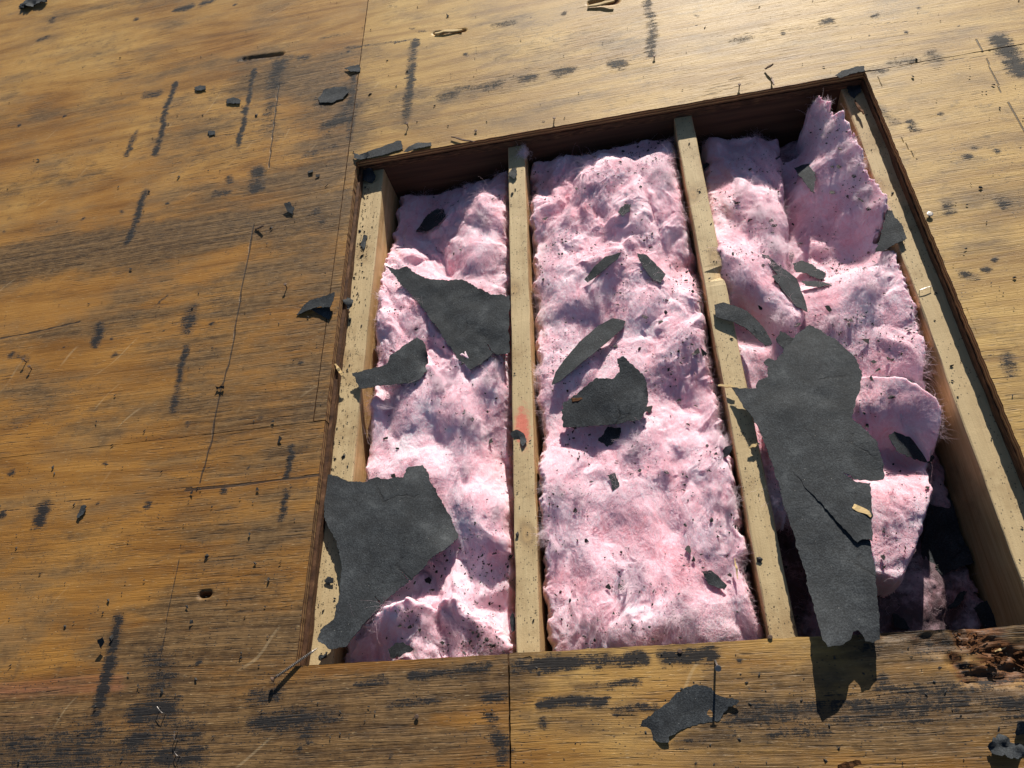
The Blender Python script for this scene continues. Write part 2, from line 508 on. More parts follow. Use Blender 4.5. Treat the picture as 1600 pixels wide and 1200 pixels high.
def mat_wool(name='pink_glass_wool', shade_mix=0.0):
    t = NT(name)
    p = t.pos()
    n1 = t.noise(p, 11, 4, 0.6)
    n2 = t.noise(t.map(p, (1, 0.55, 1), rot=(0, 0, 0.4)), 60, 4, 0.65, dist=1.5)
    n3 = t.noise(t.map(p, (1, 0.3, 1), rot=(0, 0, -0.5)), 260, 3, 0.7, dist=2.5)
    f = t.ma('ADD', t.ma('MULTIPLY', n1, 0.45), t.ma('ADD', t.ma('MULTIPLY', n2, 0.35), t.ma('MULTIPLY', n3, 0.2)))
    c = t.ramp(f, [(0.34, (0.81, 0.36, 0.42)), (0.44, (0.84, 0.51, 0.59)), (0.54, (0.86, 0.64, 0.72)), (0.66, (0.90, 0.78, 0.84))])
    if shade_mix:
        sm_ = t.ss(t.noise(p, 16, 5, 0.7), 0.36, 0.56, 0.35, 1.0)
        c = t.mix(t.ma('MULTIPLY', sm_, shade_mix), c, (0.022, 0.015, 0.015))  # patchy darkening: shade of the deep gap put into the wool colour
    h = t.ma('ADD', t.ma('MULTIPLY', n2, 0.7), t.ma('MULTIPLY', n3, 0.55))
    t.bsdf(c, 0.95, t.bump(h, 0.0030, 0.9), spec=0.05,
           Subsurface_Weight=0.0 if shade_mix else 0.5, Subsurface_Radius=(1.0, 0.50, 0.58), Subsurface_Scale=0.008)
    return t.m


def mat_fibre(name, ca, cb):
    t = NT(name)
    info = t.n('ShaderNodeHairInfo')
    c = t.mix(info.outputs['Random'], ca, cb)
    d = t.n('ShaderNodeBsdfDiffuse'); t.set(d, 'Color', c)
    tr = t.n('ShaderNodeBsdfTranslucent'); t.set(tr, 'Color', c)
    mx = t.n('ShaderNodeMixShader'); mx.inputs[0].default_value = 0.45
    t.t.links.new(d.outputs[0], mx.inputs[1]); t.t.links.new(tr.outputs[0], mx.inputs[2])
    t.t.links.new(mx.outputs[0], t.out.inputs['Surface'])
    return t.m


def mat_simple(name, a, b, scale=60, rough=0.7, spec=0.3, metal=0.0, stretch=(1, 1, 1), bd=0.0006):
    t = NT(name)
    n = t.noise(t.map(t.pos(), stretch), scale, 4, 0.6)
    t.bsdf(t.mix(n, a, b), rough, t.bump(n, bd), spec=spec, Metallic=metal)
    return t.m


DECK = mat_deck(); EDGE = mat_ply_edge(); UNDER = mat_underlayer(); HEADM = mat_header()
FELT = mat_felt(); CRUMB = mat_crumb(); WOOL = mat_wool(); WOOL_SHADE = mat_wool('shade_darkened_wool', 0.82)
FIBRE = mat_fibre('glass_fibre', (0.93, 0.62, 0.70), (0.97, 0.84, 0.89))
FIBRE_W = mat_fibre('pale_glass_fibre', (0.93, 0.74, 0.81), (0.97, 0.90, 0.94))
STEEL = mat_simple('dull_steel', (0.16, 0.13, 0.11), (0.45, 0.43, 0.41), 90, 0.42, 0.5, 0.85)
RUST = mat_simple('rusty_steel', (0.05, 0.035, 0.028), (0.16, 0.10, 0.07), 200, 0.65, 0.4, 0.4)
GALV = mat_simple('galvanised_steel', (0.30, 0.30, 0.30), (0.55, 0.55, 0.54), 80, 0.38, 0.5, 0.8)
CHIP = mat_simple('raw_wood_chip', (0.42, 0.26, 0.10), (0.70, 0.54, 0.28), 40, 0.7, 0.3, 0.0, (1, 6, 6), 0.001)
ROTW = mat_simple('rotten_wood', (0.022, 0.009, 0.004), (0.17, 0.068, 0.022), 70, 0.8, 0.2, 0.0, (1, 5, 5), 0.0015)
DARKB = mat_simple('dusty_board', (0.05, 0.045, 0.04), (0.10, 0.09, 0.08), 20, 0.9, 0.1)
LAWN = mat_simple('yard_grass', (0.03, 0.05, 0.015), (0.07, 0.10, 0.03), 2, 0.9, 0.1)

# ------------------------------------------------------------------ roof deck
W_, L_ = 1.22, 1.2025
YJ = -0.735                      # sheet joint on the left, below the middle
XS = -0.026                      # long joint beside the opening
XJ = float(at(796, 1100)[0])     # joint in the boards below the opening
T_DECK = 0.018

# stains: (survey polyline, half width in m, strength)
TAR = [([(275, 130), (262, 165), (254, 200), (244, 240)], .007, .9), ([(397, 108), (390, 150), (381, 190), (371, 228)], .006, 1.0),
       ([(213, 205), (200, 240)], .008, .62), ([(226, 300), (217, 325), (206, 360), (199, 378)], .008, .9),
       ([(436, 98), (431, 132)], .020, .85), ([(424, 150), (420, 200)], .018, .48), ([(300, 484), (294, 510)], .013, .75),
       ([(290, 540), (280, 600), (271, 640)], .007, .72), ([(157, 508), (149, 538)], .010, .8), ([(68, 792), (60, 814)], .012, .98),
       ([(186, 965), (178, 1010), (166, 1060), (152, 1115)], .009, 1.0), ([(648, 66), (643, 110), (640, 140), (636, 188)], .009, .82),
       ([(1012, 0), (1019, 45), (1018, 85)], .010, .58), ([(228, 149), (246, 146)], .012, .85), ([(278, 14), (297, 10)], .012, .8),
       ([(318, 6), (330, 2)], .012, .8), ([(80, 34), (82, 30)], .009, .7), ([(60, 63), (75, 58)], .008, .6),
       ([(690, 152), (704, 148)], .014, .72), ([(760, 137), (780, 132)], .013, .68), ([(820, 124), (834, 121)], .011, .7),
       ([(872, 113), (890, 110)], .013, .62), ([(955, 102), (970, 100)], .014, .72), ([(715, 140), (750, 135)], .010, .40),
       ([(540, 140), (520, 150), (505, 158)], .022, .72), ([(548, 165), (530, 190), (510, 200)], .020, .70), ([(552, 120), (546, 215)], .010, .7),
       ([(402, 268), (400, 294)], .016, .85), ([(335, 303), (355, 300)], .010, .62), ([(358, 275), (360, 285)], .009, .5),
       ([(240, 480), (262, 462)], .003, .5), ([(480, 240), (520, 230)], .010, .45), ([(455, 700), (450, 745)], .006, .72), ([(448, 770), (440, 810)], .006, .6),
       ([(805, 1044), (850, 1041), (900, 1037), (960, 1034), (1005, 1030)], .0085, .95), ([(1040, 1030), (1115, 1024)], .009, .85),
       ([(845, 1100), (890, 1097), (945, 1092)], .006, .95), ([(900, 1075), (1000, 1068)], .004, .6), ([(960, 1110), (1020, 1106)], .006, .6),
       ([(1150, 1120), (1260, 1108), (1330, 1100)], .012, .62), ([(1320, 1110), (1420, 1112), (1500, 1098)], .016, .66), ([(1390, 1095), (1470, 1085)], .018, .55),
       ([(1545, 1090), (1600, 1100)], .024, .58), ([(1200, 1150), (1290, 1140)], .010, .55), ([(1060, 1160), (1140, 1150)], .007, .6),
       ([(640, 1055), (690, 1050), (760, 1043)], .006, .7), ([(560, 1068), (600, 1062)], .006, .6), ([(605, 1100), (700, 1092)], .005, .5),
       ([(215, 1120), (245, 1110), (262, 1112)], .018, .9), ([(210, 1155), (250, 1145), (300, 1148)], .016, .78), ([(400, 1130), (460, 1125), (520, 1118)], .014, .7),
       ([(470, 1145), (490, 1143)], .010, .8), ([(100, 1160), (150, 1140)], .020, .66), ([(0, 1175), (120, 1165)], .022, .62), ([(395, 1090), (430, 1085)], .012, .8),
       ([(240, 1030), (262, 1055), (240, 1080)], .018, .52), ([(0, 1190), (300, 1185)], .020, .55), ([(768, 1120), (790, 1180)], .010, .62), ([(765, 1090), (785, 1090)], .010, .7),
       ([(1562, 62), (1580, 90), (1596, 112)], .017, .86), ([(1395, 98), (1425, 92)], .012, .50), ([(1455, 85), (1462, 100)], .012, .46), ([(1345, 105), (1380, 112)], .010, .4),
       ([(1150, 65), (1165, 60)], .012, .52), ([(1288, 35), (1296, 33)], .010, .62), ([(1420, 190), (1430, 205)], .008, .55), ([(1375, 165), (1395, 190)], .010, .40),
       ([(1510, 428), (1516, 432)], .009, .65), ([(1562, 312), (1570, 316)], .010, .7), ([(1575, 560), (1580, 580)], .010, .55), ([(1480, 316), (1486, 330)], .010, .45),
       ([(500, 60), (545, 52)], .010, .40), ([(640, 45), (700, 52)], .004, .5), ([(770, 42), (800, 36)], .010, .55), ([(540, 75), (645, 62)], .005, .52),
       ([(490, 330), (505, 350)], .012, .5), ([(535, 470), (520, 490)], .006, .4), ([(375, 90), (390, 95), (420, 90), (480, 88)], .010, .52), ([(20, 555), (44, 560)], .008, .4),
       ([(1350, 1010), (1480, 1000)], .010, .55), ([(1352, 985), (1500, 985)], .008, .55)]
TAR_DOTS = [(235, 148), (30, 196), (100, 182), (134, 48), (213, 30), (367, 8), (122, 165), (5, 363), (63, 356), (87, 347), (130, 342), (191, 331), (261, 318), (240, 346), (352, 395),
            (18, 555), (100, 542), (177, 528), (255, 517), (330, 505), (180, 553), (420, 489), (432, 470), (497, 545), (345, 605), (343, 618), (292, 663), (165, 725), (327, 732), (388, 730),
            (18, 740), (4, 803), (150, 789), (232, 786), (290, 767), (349, 765), (456, 762), (480, 748), (300, 1057), (310, 1034), (296, 1042), (385, 1145), (466, 1171), (650, 1122), (140, 1150), (250, 1155),
            (1087, 41), (1224, 52), (1163, 64), (1292, 36), (1432, 15), (1369, 25), (1501, 41), (1360, 54), (1417, 50), (1566, 322), (1510, 245), (1470, 178), (1556, 235), (1595, 232), (1520, 231),
            (1564, 316), (1547, 556), (1575, 565), (1558, 405), (1542, 420), (640, 95), (830, 28), (880, 22), (726, 86), (710, 15), (618, 67), (634, 65), (648, 62), (545, 80), (533, 84), (565, 78),
            (706, 148), (770, 136), (828, 124), (962, 101), (850, 190), (744, 207), (1090, 26), (1372, 1060), (1462, 1043), (1507, 1046), (840, 1054), (952, 1011), (850, 1130), (1160, 1030), (310, 140), (380, 175), (470, 565), (405, 655), (240, 790), (610, 1178), (1085, 1195)]
GREY = [([(0, 412), (120, 392), (260, 378), (400, 352), (520, 330)], .055, 1.0), ([(400, 120), (500, 130), (535, 200), (500, 280)], .09, .62), ([(0, 418), (150, 396), (230, 385)], .014, 1.2), ([(330, 320), (420, 330), (530, 300)], .10, .45), ([(380, 470), (520, 440)], .13, .42), ([(330, 660), (480, 650)], .11, .45),
        ([(0, 540), (120, 515), (300, 480)], .03, .40), ([(450, 110), (535, 150), (530, 260)], .06, .55), ([(330, 960), (470, 1000)], .12, .55), ([(260, 1040), (440, 1040)], .10, .62), ([(0, 1160), (300, 1150), (560, 1130)], .10, .75),
        ([(560, 1080), (780, 1060)], .05, .60), ([(640, 1180), (780, 1150)], .04, .45), ([(1350, 1000), (1490, 990), (1600, 985)], .030, .95), ([(1150, 1120), (1420, 1110), (1600, 1110)], .055, .62), ([(800, 1120), (1000, 1100)], .02, .30),
        ([(570, 170), (760, 130), (1000, 95)], .045, .34), ([(560, 200), (760, 170), (1000, 140)], .03, .18), ([(200, 100), (420, 90)], .08, .20), ([(0, 190), (200, 160)], .05, .25), ([(280, 200), (420, 210)], .10, .22), ([(760, 70), (1000, 60)], .05, .22), ([(1500, 330), (1590, 300)], .10, .2), ([(1340, 250), (1500, 700)], .08, .16),
        ([(430, 300), (500, 420), (480, 560), (470, 700)], .10, .50), ([(250, 560), (420, 540)], .08, .35), ([(0, 860), (200, 850)], .06, .30), ([(240, 830), (460, 860)], .07, .35), ([(0, 620), (180, 640)], .08, .25), ([(0, 300), (150, 270)], .05, .30), ([(100, 20), (300, 0)], .05, .25), ([(240, 480), (330, 590)], .10, .25), ([(60, 1000), (200, 1000)], .06, .25)]
LINE = [([(290, 766), (380, 757), (500, 742)], .0026, 1.0), ([(436, 130), (420, 262)], .0022, 1.0), ([(397, 350), (380, 440), (360, 560), (342, 620), (330, 690), (312, 755)], .0022, .95), ([(283, 850), (262, 960), (245, 1060)], .0020, .7), ([(120, 840), (100, 960)], .0018, .45),
        ([(1526, 62), (1535, 80)], .0024, 1.0), ([(1541, 92), (1565, 145)], .0020, .9), ([(1575, 160), (1602, 208)], .0026, 1.0), ([(1408, 215), (1432, 250)], .002, .7), ([(1372, 120), (1380, 137)], .002, .7),
        ([(0, 529), (60, 518), (125, 503)], .0026, .95), ([(0, 800), (150, 778), (300, 762)], .0016, .75), ([(1060, 172), (1200, 140), (1330, 122)], .0016, .55), ([(1110, 58), (1280, 44), (1440, 33)], .0018, .65), ([(1352, 112), (1480, 95), (1600, 80)], .0018, .7),
        ([(1360, 137), (1480, 172)], .0, .0), ([(745, 70), (742, 95)], .0018, .6), ([(810, 1030), (830, 1028)], .0024, 1.0), ([(1510, 480), (1545, 560)], .0018, .5), ([(1530, 440), (1560, 540)], .002, .45), ([(560, 78), (700, 55), (960, 20)], .0016, .5), ([(800, 120), (1000, 92), (1200, 65)], .0016, .45), ([(1060, 160), (1180, 128)], .002, .6)]
PINK = [([(0, 1078), (90, 1070), (185, 1068)], .022, .6), ([(190, 118), (200, 120)], .04, .35), ([(0, 1135), (60, 1130)], .04, .4)]
ROT = [([(1440, 1000), (1500, 1010), (1640, 1012)], .020, .50), ([(1380, 992), (1470, 990)], .008, .45), ([(1535, 985), (1545, 1010), (1580, 1035), (1640, 1045)], .024, 1.0), ([(1497, 985), (1505, 1000)], .012, .9), ([(1530, 1055), (1600, 1052)], .014, .8), ([(1300, 0), (1302, 0)], 0., 0.), ([(1490, 1030), (1510, 1060)], .010, .7),
       ([(380, 92), (440, 84)], .008, .5), ([(315, 929), (325, 928)], .005, 1.0), ([(680, 52), (725, 48)], .006, .6), ([(925, 4), (960, 2)], .010, .8)]


def paint(x, y, strokes, soft=1.0):
    out = np.zeros_like(x)
    for pts, w, s in strokes:
        if s <= 0: continue
        q = np.array([at(u, v)[:2] for u, v in pts])
        lo = q.min(0) - 3 * w; hi = q.max(0) + 3 * w
        m = (x > lo[0]) & (x < hi[0]) & (y > lo[1]) & (y < hi[1])
        if not m.any(): continue
        xx, yy = x[m], y[m]
        d = np.full(xx.shape, 1e9)
        for i in range(len(q) - 1):
            e = q[i + 1] - q[i]
            t = np.clip(((xx - q[i, 0]) * e[0] + (yy - q[i, 1]) * e[1]) / (e @ e + 1e-12), 0, 1)
            d = np.minimum(d, np.hypot(xx - q[i, 0] - t * e[0], yy - q[i, 1] - t * e[1]))
        v = s * (np.exp(-(d / (1.35 * w)) ** 2) if soft < 1 or w > .0032 else np.clip(1.35 - 0.9 * (d / w) ** 2, 0, 1))
        out[m] = np.maximum(out[m], v)
    return out


def axis(lo, hi, flo, fhi, fine, coarse, extra):
    a = list(np.arange(flo, fhi, fine))
    a += list(np.arange(flo, lo, -coarse)) + list(np.arange(fhi, hi, coarse)) + [lo, hi]
    a = [v for v in a if lo <= v <= hi]
    a = sorted(a)
    for e in extra:                       # snap a grid line on every sheet edge
        if lo <= e <= hi:
            i = int(np.argmin([abs(v - e) for v in a])); a[i] = e
    return np.array(sorted(set(np.round(a, 6))))


GAP = 0.0016


def sheet(parent, label, x0, x1, y0, y1, hole=None, tone=0.5, seed=0, dz=0.0, edge=0.0014):
    """a plywood sheet as a fine grid with its edges; hole = (x0, x1, y0, y1) left out"""
    fx0, fx1, fy0, fy1 = -1.65, 1.75, -1.5, 1.25
    ex = [x0, x1] + (list(hole[:2]) if hole else [])
    ey = [y0, y1] + (list(hole[2:]) if hole else [])
    X = axis(x0, x1, fx0, fx1, 0.0036, 0.06, ex); Y = axis(y0, y1, fy0, fy1, 0.0036, 0.06, ey)
    nx, ny = len(X), len(Y)
    xx, yy = np.meshgrid(X, Y, indexing='ij')
    zz = dz + 0.0012 * fbm(xx * 3, yy * 5, seed, 3)
    gx = xx.copy(); gy = yy.copy()
    rot = paint(xx, yy, ROT, 0.5)
    zz -= np.clip(rot - .2, 0, 1) * (0.010 + 0.018 * vn(xx * 50, yy * 200, 4))
    # ragged cut edges
    for e in ex: gx[np.isclose(xx, e)] += (edge * fbm(yy * 90, yy * 0 + e, seed + 3, 3))[np.isclose(xx, e)]
    for e in ey: gy[np.isclose(yy, e)] += (edge * fbm(xx * 60, xx * 0 + e, seed + 4, 3))[np.isclose(yy, e)]
    ci, cj = np.meshgrid(np.arange(nx - 1), np.arange(ny - 1), indexing='ij')
    mx = 0.5 * (X[:-1] + X[1:])[:, None]; my = 0.5 * (Y[:-1] + Y[1:])[None, :]
    keep = np.ones((nx - 1, ny - 1), bool)
    if hole: keep &= ~((mx > hole[0]) & (mx < hole[1]) & (my > hole[2]) & (my < hole[3]))
    idx = lambda i, j: i * ny + j
    I, J = ci[keep], cj[keep]
    Q = np.stack([idx(I, J), idx(I + 1, J), idx(I + 1, J + 1), idx(I, J + 1)], 1)
    V = np.stack([gx, gy, zz], -1).reshape(-1, 3)
    # side walls under every border edge
    kp = np.pad(keep, 1)
    walls = []
    for (di, dj, a, b) in ((-1, 0, (0, 1), (0, 0)), (1, 0, (1, 0), (1, 1)), (0, -1, (0, 0), (1, 0)), (0, 1, (1, 1), (0, 1))):
        bm = keep & ~kp[1 + di:1 + di + nx - 1, 1 + dj:1 + dj + ny - 1]
        i, j = np.nonzero(bm)
        walls.append(np.stack([idx(i + a[0], j + a[1]), idx(i + b[0], j + b[1])], 1))
    Wl = np.concatenate(walls)
    used, inv = np.unique(Wl, return_inverse=True)
    inv = inv.reshape(-1, 2)
    low = V[used].copy(); low[:, 2] = -T_DECK
    base = len(V)
    V = np.concatenate([V, V[used], low])
    n = len(used)
    WQ = np.stack([base + inv[:, 0], base + inv[:, 1], base + n + inv[:, 1], base + n + inv[:, 0]], 1)
    WQ = WQ[:, ::-1]
    QQ = np.concatenate([Q, WQ])
    mi = np.concatenate([np.zeros(len(Q)), np.ones(len(WQ))])
    sm = np.concatenate([np.ones(len(Q), bool), np.zeros(len(WQ), bool)])
    fx = V[:, 0].copy(); fy = V[:, 1].copy()
    fx = fx + 0.006 * fbm(V[:, 0] * 10, V[:, 1] * 120, seed + 60, 3) + 0.006 * fbm(V[:, 0] * 18, V[:, 1] * 18, seed + 62, 2); fy = fy + 0.006 * fbm(V[:, 0] * 25, V[:, 1] * 25, seed + 61, 3)
    at_ = {'tar': paint(fx, fy, TAR) * np.clip(0.55 + 0.75 * vn(V[:, 0] * 22, V[:, 1] * 42, seed + 70), 0, 1.15), 'grey': paint(fx, fy, GREY, 0.5), 'line': paint(V[:, 0], V[:, 1], LINE), 'pink': paint(fx, fy, PINK, 0.5), 'rot': paint(fx, fy, ROT, 0.5)}
    dots = [([(u, v), (u + .5, v)], 0.0020 + 0.005 * random.random() ** 2.2, .55 + .45 * random.random()) for u, v in TAR_DOTS]
    at_['tar'] = np.maximum(at_['tar'], paint(fx, fy, dots))
    at_['tone'] = np.full(len(V), tone) if np.isscalar(tone) else tone(fx, fy)
    # drop the unused vertices
    use, inv = np.unique(QQ, return_inverse=True)
    o = fast_mesh('plywood_sheet', V[use], inv.reshape(QQ.shape), [DECK, EDGE], parent, mi, sm)
    for k, v in at_.items():
        a = o.data.attributes.new(k, 'FLOAT', 'POINT')
        a.data.foreach_set('value', v[use].astype(np.float32))
    o['label'] = label
    return o


deck = tag(empty('roof_deck'), 'weathered tan plywood roof deck with a square opening cut in it', None, None, 'structure')
BX0, BX1, BY0, BY1 = -4.0, 4.0, -3.2, 4.0


def tone_left(x, y):
    return 0.30 + 0.22 * np.clip((y - 0.0) / 1.0, -0.6, 1) + 0.05 * np.clip(x + 0.6, -1, 1)


sheet(deck, 'orange brown plywood sheet left of the opening', BX0, XS - GAP * .6, YJ + GAP * .3, BY1, None, tone_left, 1, 0.0, .0005)
sheet(deck, 'dark weathered plywood sheet at the lower left corner', BX0, XJ - GAP, BY0, YJ - GAP * .3, (0.0, XJ + 1, -L_, 3.0), lambda x, y: 0.20 + 0.0 * x, 2, -0.0003, .0007)  # low tone puts sheen falloff and vignette darkening into the wood colour
sheet(deck, 'pale sunlit plywood sheet above the opening', XS + GAP, BX1, YJ + GAP, BY1, (0.0, BX1 + 1, -3.0, 0.0), lambda x, y: np.where(y < 0, 0.30, 0.70 + 0.18 * np.clip(x - 0.3, -0.6, 0.6)), 3, 0.0005, .0010)
sheet(deck, 'pale golden plywood sheet right of the opening', W_, BX1, -L_ + GAP, -GAP, None, 0.82, 4, 0.0)
sheet(deck, 'plywood strip below the opening with a rotten broken edge', XJ + GAP, BX1, BY0, -L_ - 0.0, None, 0.46, 5, 0.0016)


def box(name, x0, x1, y0, y1, z0, z1, mat, parent=None, nseg=0, ax=1, wob=0.0, seed=0, skew=0.0, bev=0.0):
    """box whose long sides are divided and uneven; ax = long axis"""
    n = max(nseg, 1)
    V = []; F = []
    b = bev
    ring = [(x0 + b, z0), (x1 - b, z0), (x1, z0 + b), (x1, z1 - b), (x1 - b, z1), (x0 + b, z1), (x0, z1 - b), (x0, z0 + b)] if b else [(x0, z0), (x1, z0), (x1, z1), (x0, z1)]
    if ax == 0:
        ring = [(y0, z0), (y1, z0), (y1, z1), (y0, z1)] if not b else [(y0 + b, z0), (y1 - b, z0), (y1, z0 + b), (y1, z1 - b), (y1 - b, z1), (y0 + b, z1), (y0, z1 - b), (y0, z0 + b)]
    k = len(ring)
    lo, hi = (y0, y1) if ax == 1 else (x0, x1)
    for i in range(n + 1):
        t = lo + (hi - lo) * i / n
        for j, (a, z) in enumerate(ring):
            dx = wob * float(fbm(np.array(t * 14.0), np.array(j * 3.3), seed, 3)); dzz = wob * float(fbm(np.array(t * 11.0), np.array(j * 5.1 + 9), seed, 3))
            if ax == 1: V.append((a + dx + skew * t, t, z + dzz))
            else: V.append((t, a + dx, z + dzz))
    for i in range(n):
        for j in range(k):
            q = (i * k + j, i * k + (j + 1) % k, (i + 1) * k + (j + 1) % k, (i + 1) * k + j)
            F.append(q if ax == 0 else q[::-1])
    F.append(tuple(range(k))[::-1] if ax == 0 else tuple(range(k)))
    F.append(tuple(n * k + j for j in range(k)) if ax == 0 else tuple(n * k + j for j in range(k))[::-1])
    return mesh_obj(name, V, F, mat, parent)


ZR = -0.037       # rafter tops
# second, older layer under the sheets, its cut edge a little proud of the upper one
box('lower_sheathing', -3.9, 0.007, -1.26, 0.05, ZR + .0005, -T_DECK - .0008, UNDER, deck, 120, 1, .0022, 3)
box('lower_sheathing', 0.009, 1.2165, -0.002, 0.40, ZR + .0005, -T_DECK - .0008, UNDER, deck, 120, 0, .0016, 5)
box('lower_sheathing', 1.2185, 3.9, -1.26, 0.05, ZR + .0005, -T_DECK - .0008, UNDER, deck, 120, 1, .0018, 7)
box('lower_sheathing', 0.009, 1.2165, -1.8, -1.2045, ZR + .0005, -T_DECK - .0008, UNDER, deck, 60, 0, .0018, 9)

# ------------------------------------------------------------------ rafters, header, ceiling below
SK = 0.0095 / 1.19
ZB = -0.225
PAINT = at(817, 668, ZR)
KNOTS = [[(535, 560)], [(822, 833), (806, 455)], [(1118, 398), (1085, 300)], [(1585, 628), (1375, 290)]]
RAFT = [(-0.030, 0.060, 'pale rafter under the left edge of the opening, sprinkled with black crumbs', None, 0.0),
        (0.386, 0.427, 'narrow pale rafter with a red paint smear, second from the left', tuple(PAINT), 1.7),
        (0.794, 0.836, 'narrow pale rafter with a chipped edge, partly under the largest felt scrap', None, 4.1),
        (1.176, 1.27, 'pale rafter under the right edge of the opening, half in shadow', None, 7.7)]
for i, (a, b, lab, pn, sd_) in enumerate(RAFT):
    r = box('rafter', a, b, -1.9, 0.0 - .0005, ZB, ZR, mat_rafter('rafter_pine', sd_, pn, [tuple(at(u, v, ZR)[:2]) for u, v in KNOTS[i]]), None, 150, 1, .0014, 21 + i, SK, .0018)
    tag(r, lab, 'rafter', 'rafters across the opening')
    if i == 2:      # chipped corner
        c = at(1132, 425, ZR)
        for v in r.data.vertices:
            d = math.hypot((v.co.y - c[1]) / .022, (v.co.x - .832) / .02)
            if d < 1 and v.co.z > ZR - .02: v.co.z -= .012 * (1 - d); v.co.x -= .008 * (1 - d)
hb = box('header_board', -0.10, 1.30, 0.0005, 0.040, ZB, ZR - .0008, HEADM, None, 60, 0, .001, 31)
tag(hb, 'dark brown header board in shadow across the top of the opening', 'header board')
ceil = box('ceiling_board', -4, 4, -3.2, 4, -0.245, -0.230, DARKB, None)
tag(ceil, 'dusty ceiling board below the insulation', None, None, 'structure')
g = mesh_obj('ground', [(-150, -150, -4.2), (150, -150, -4.2), (150, 150, -4.2), (-150, 150, -4.2)], [(0, 1, 2, 3)], LAWN)
tag(g, 'yard grass far below the roof', None, None, 'structure')


# ------------------------------------------------------------------ glass wool
WOOLS = []      # (height function, polygon) for resting things on


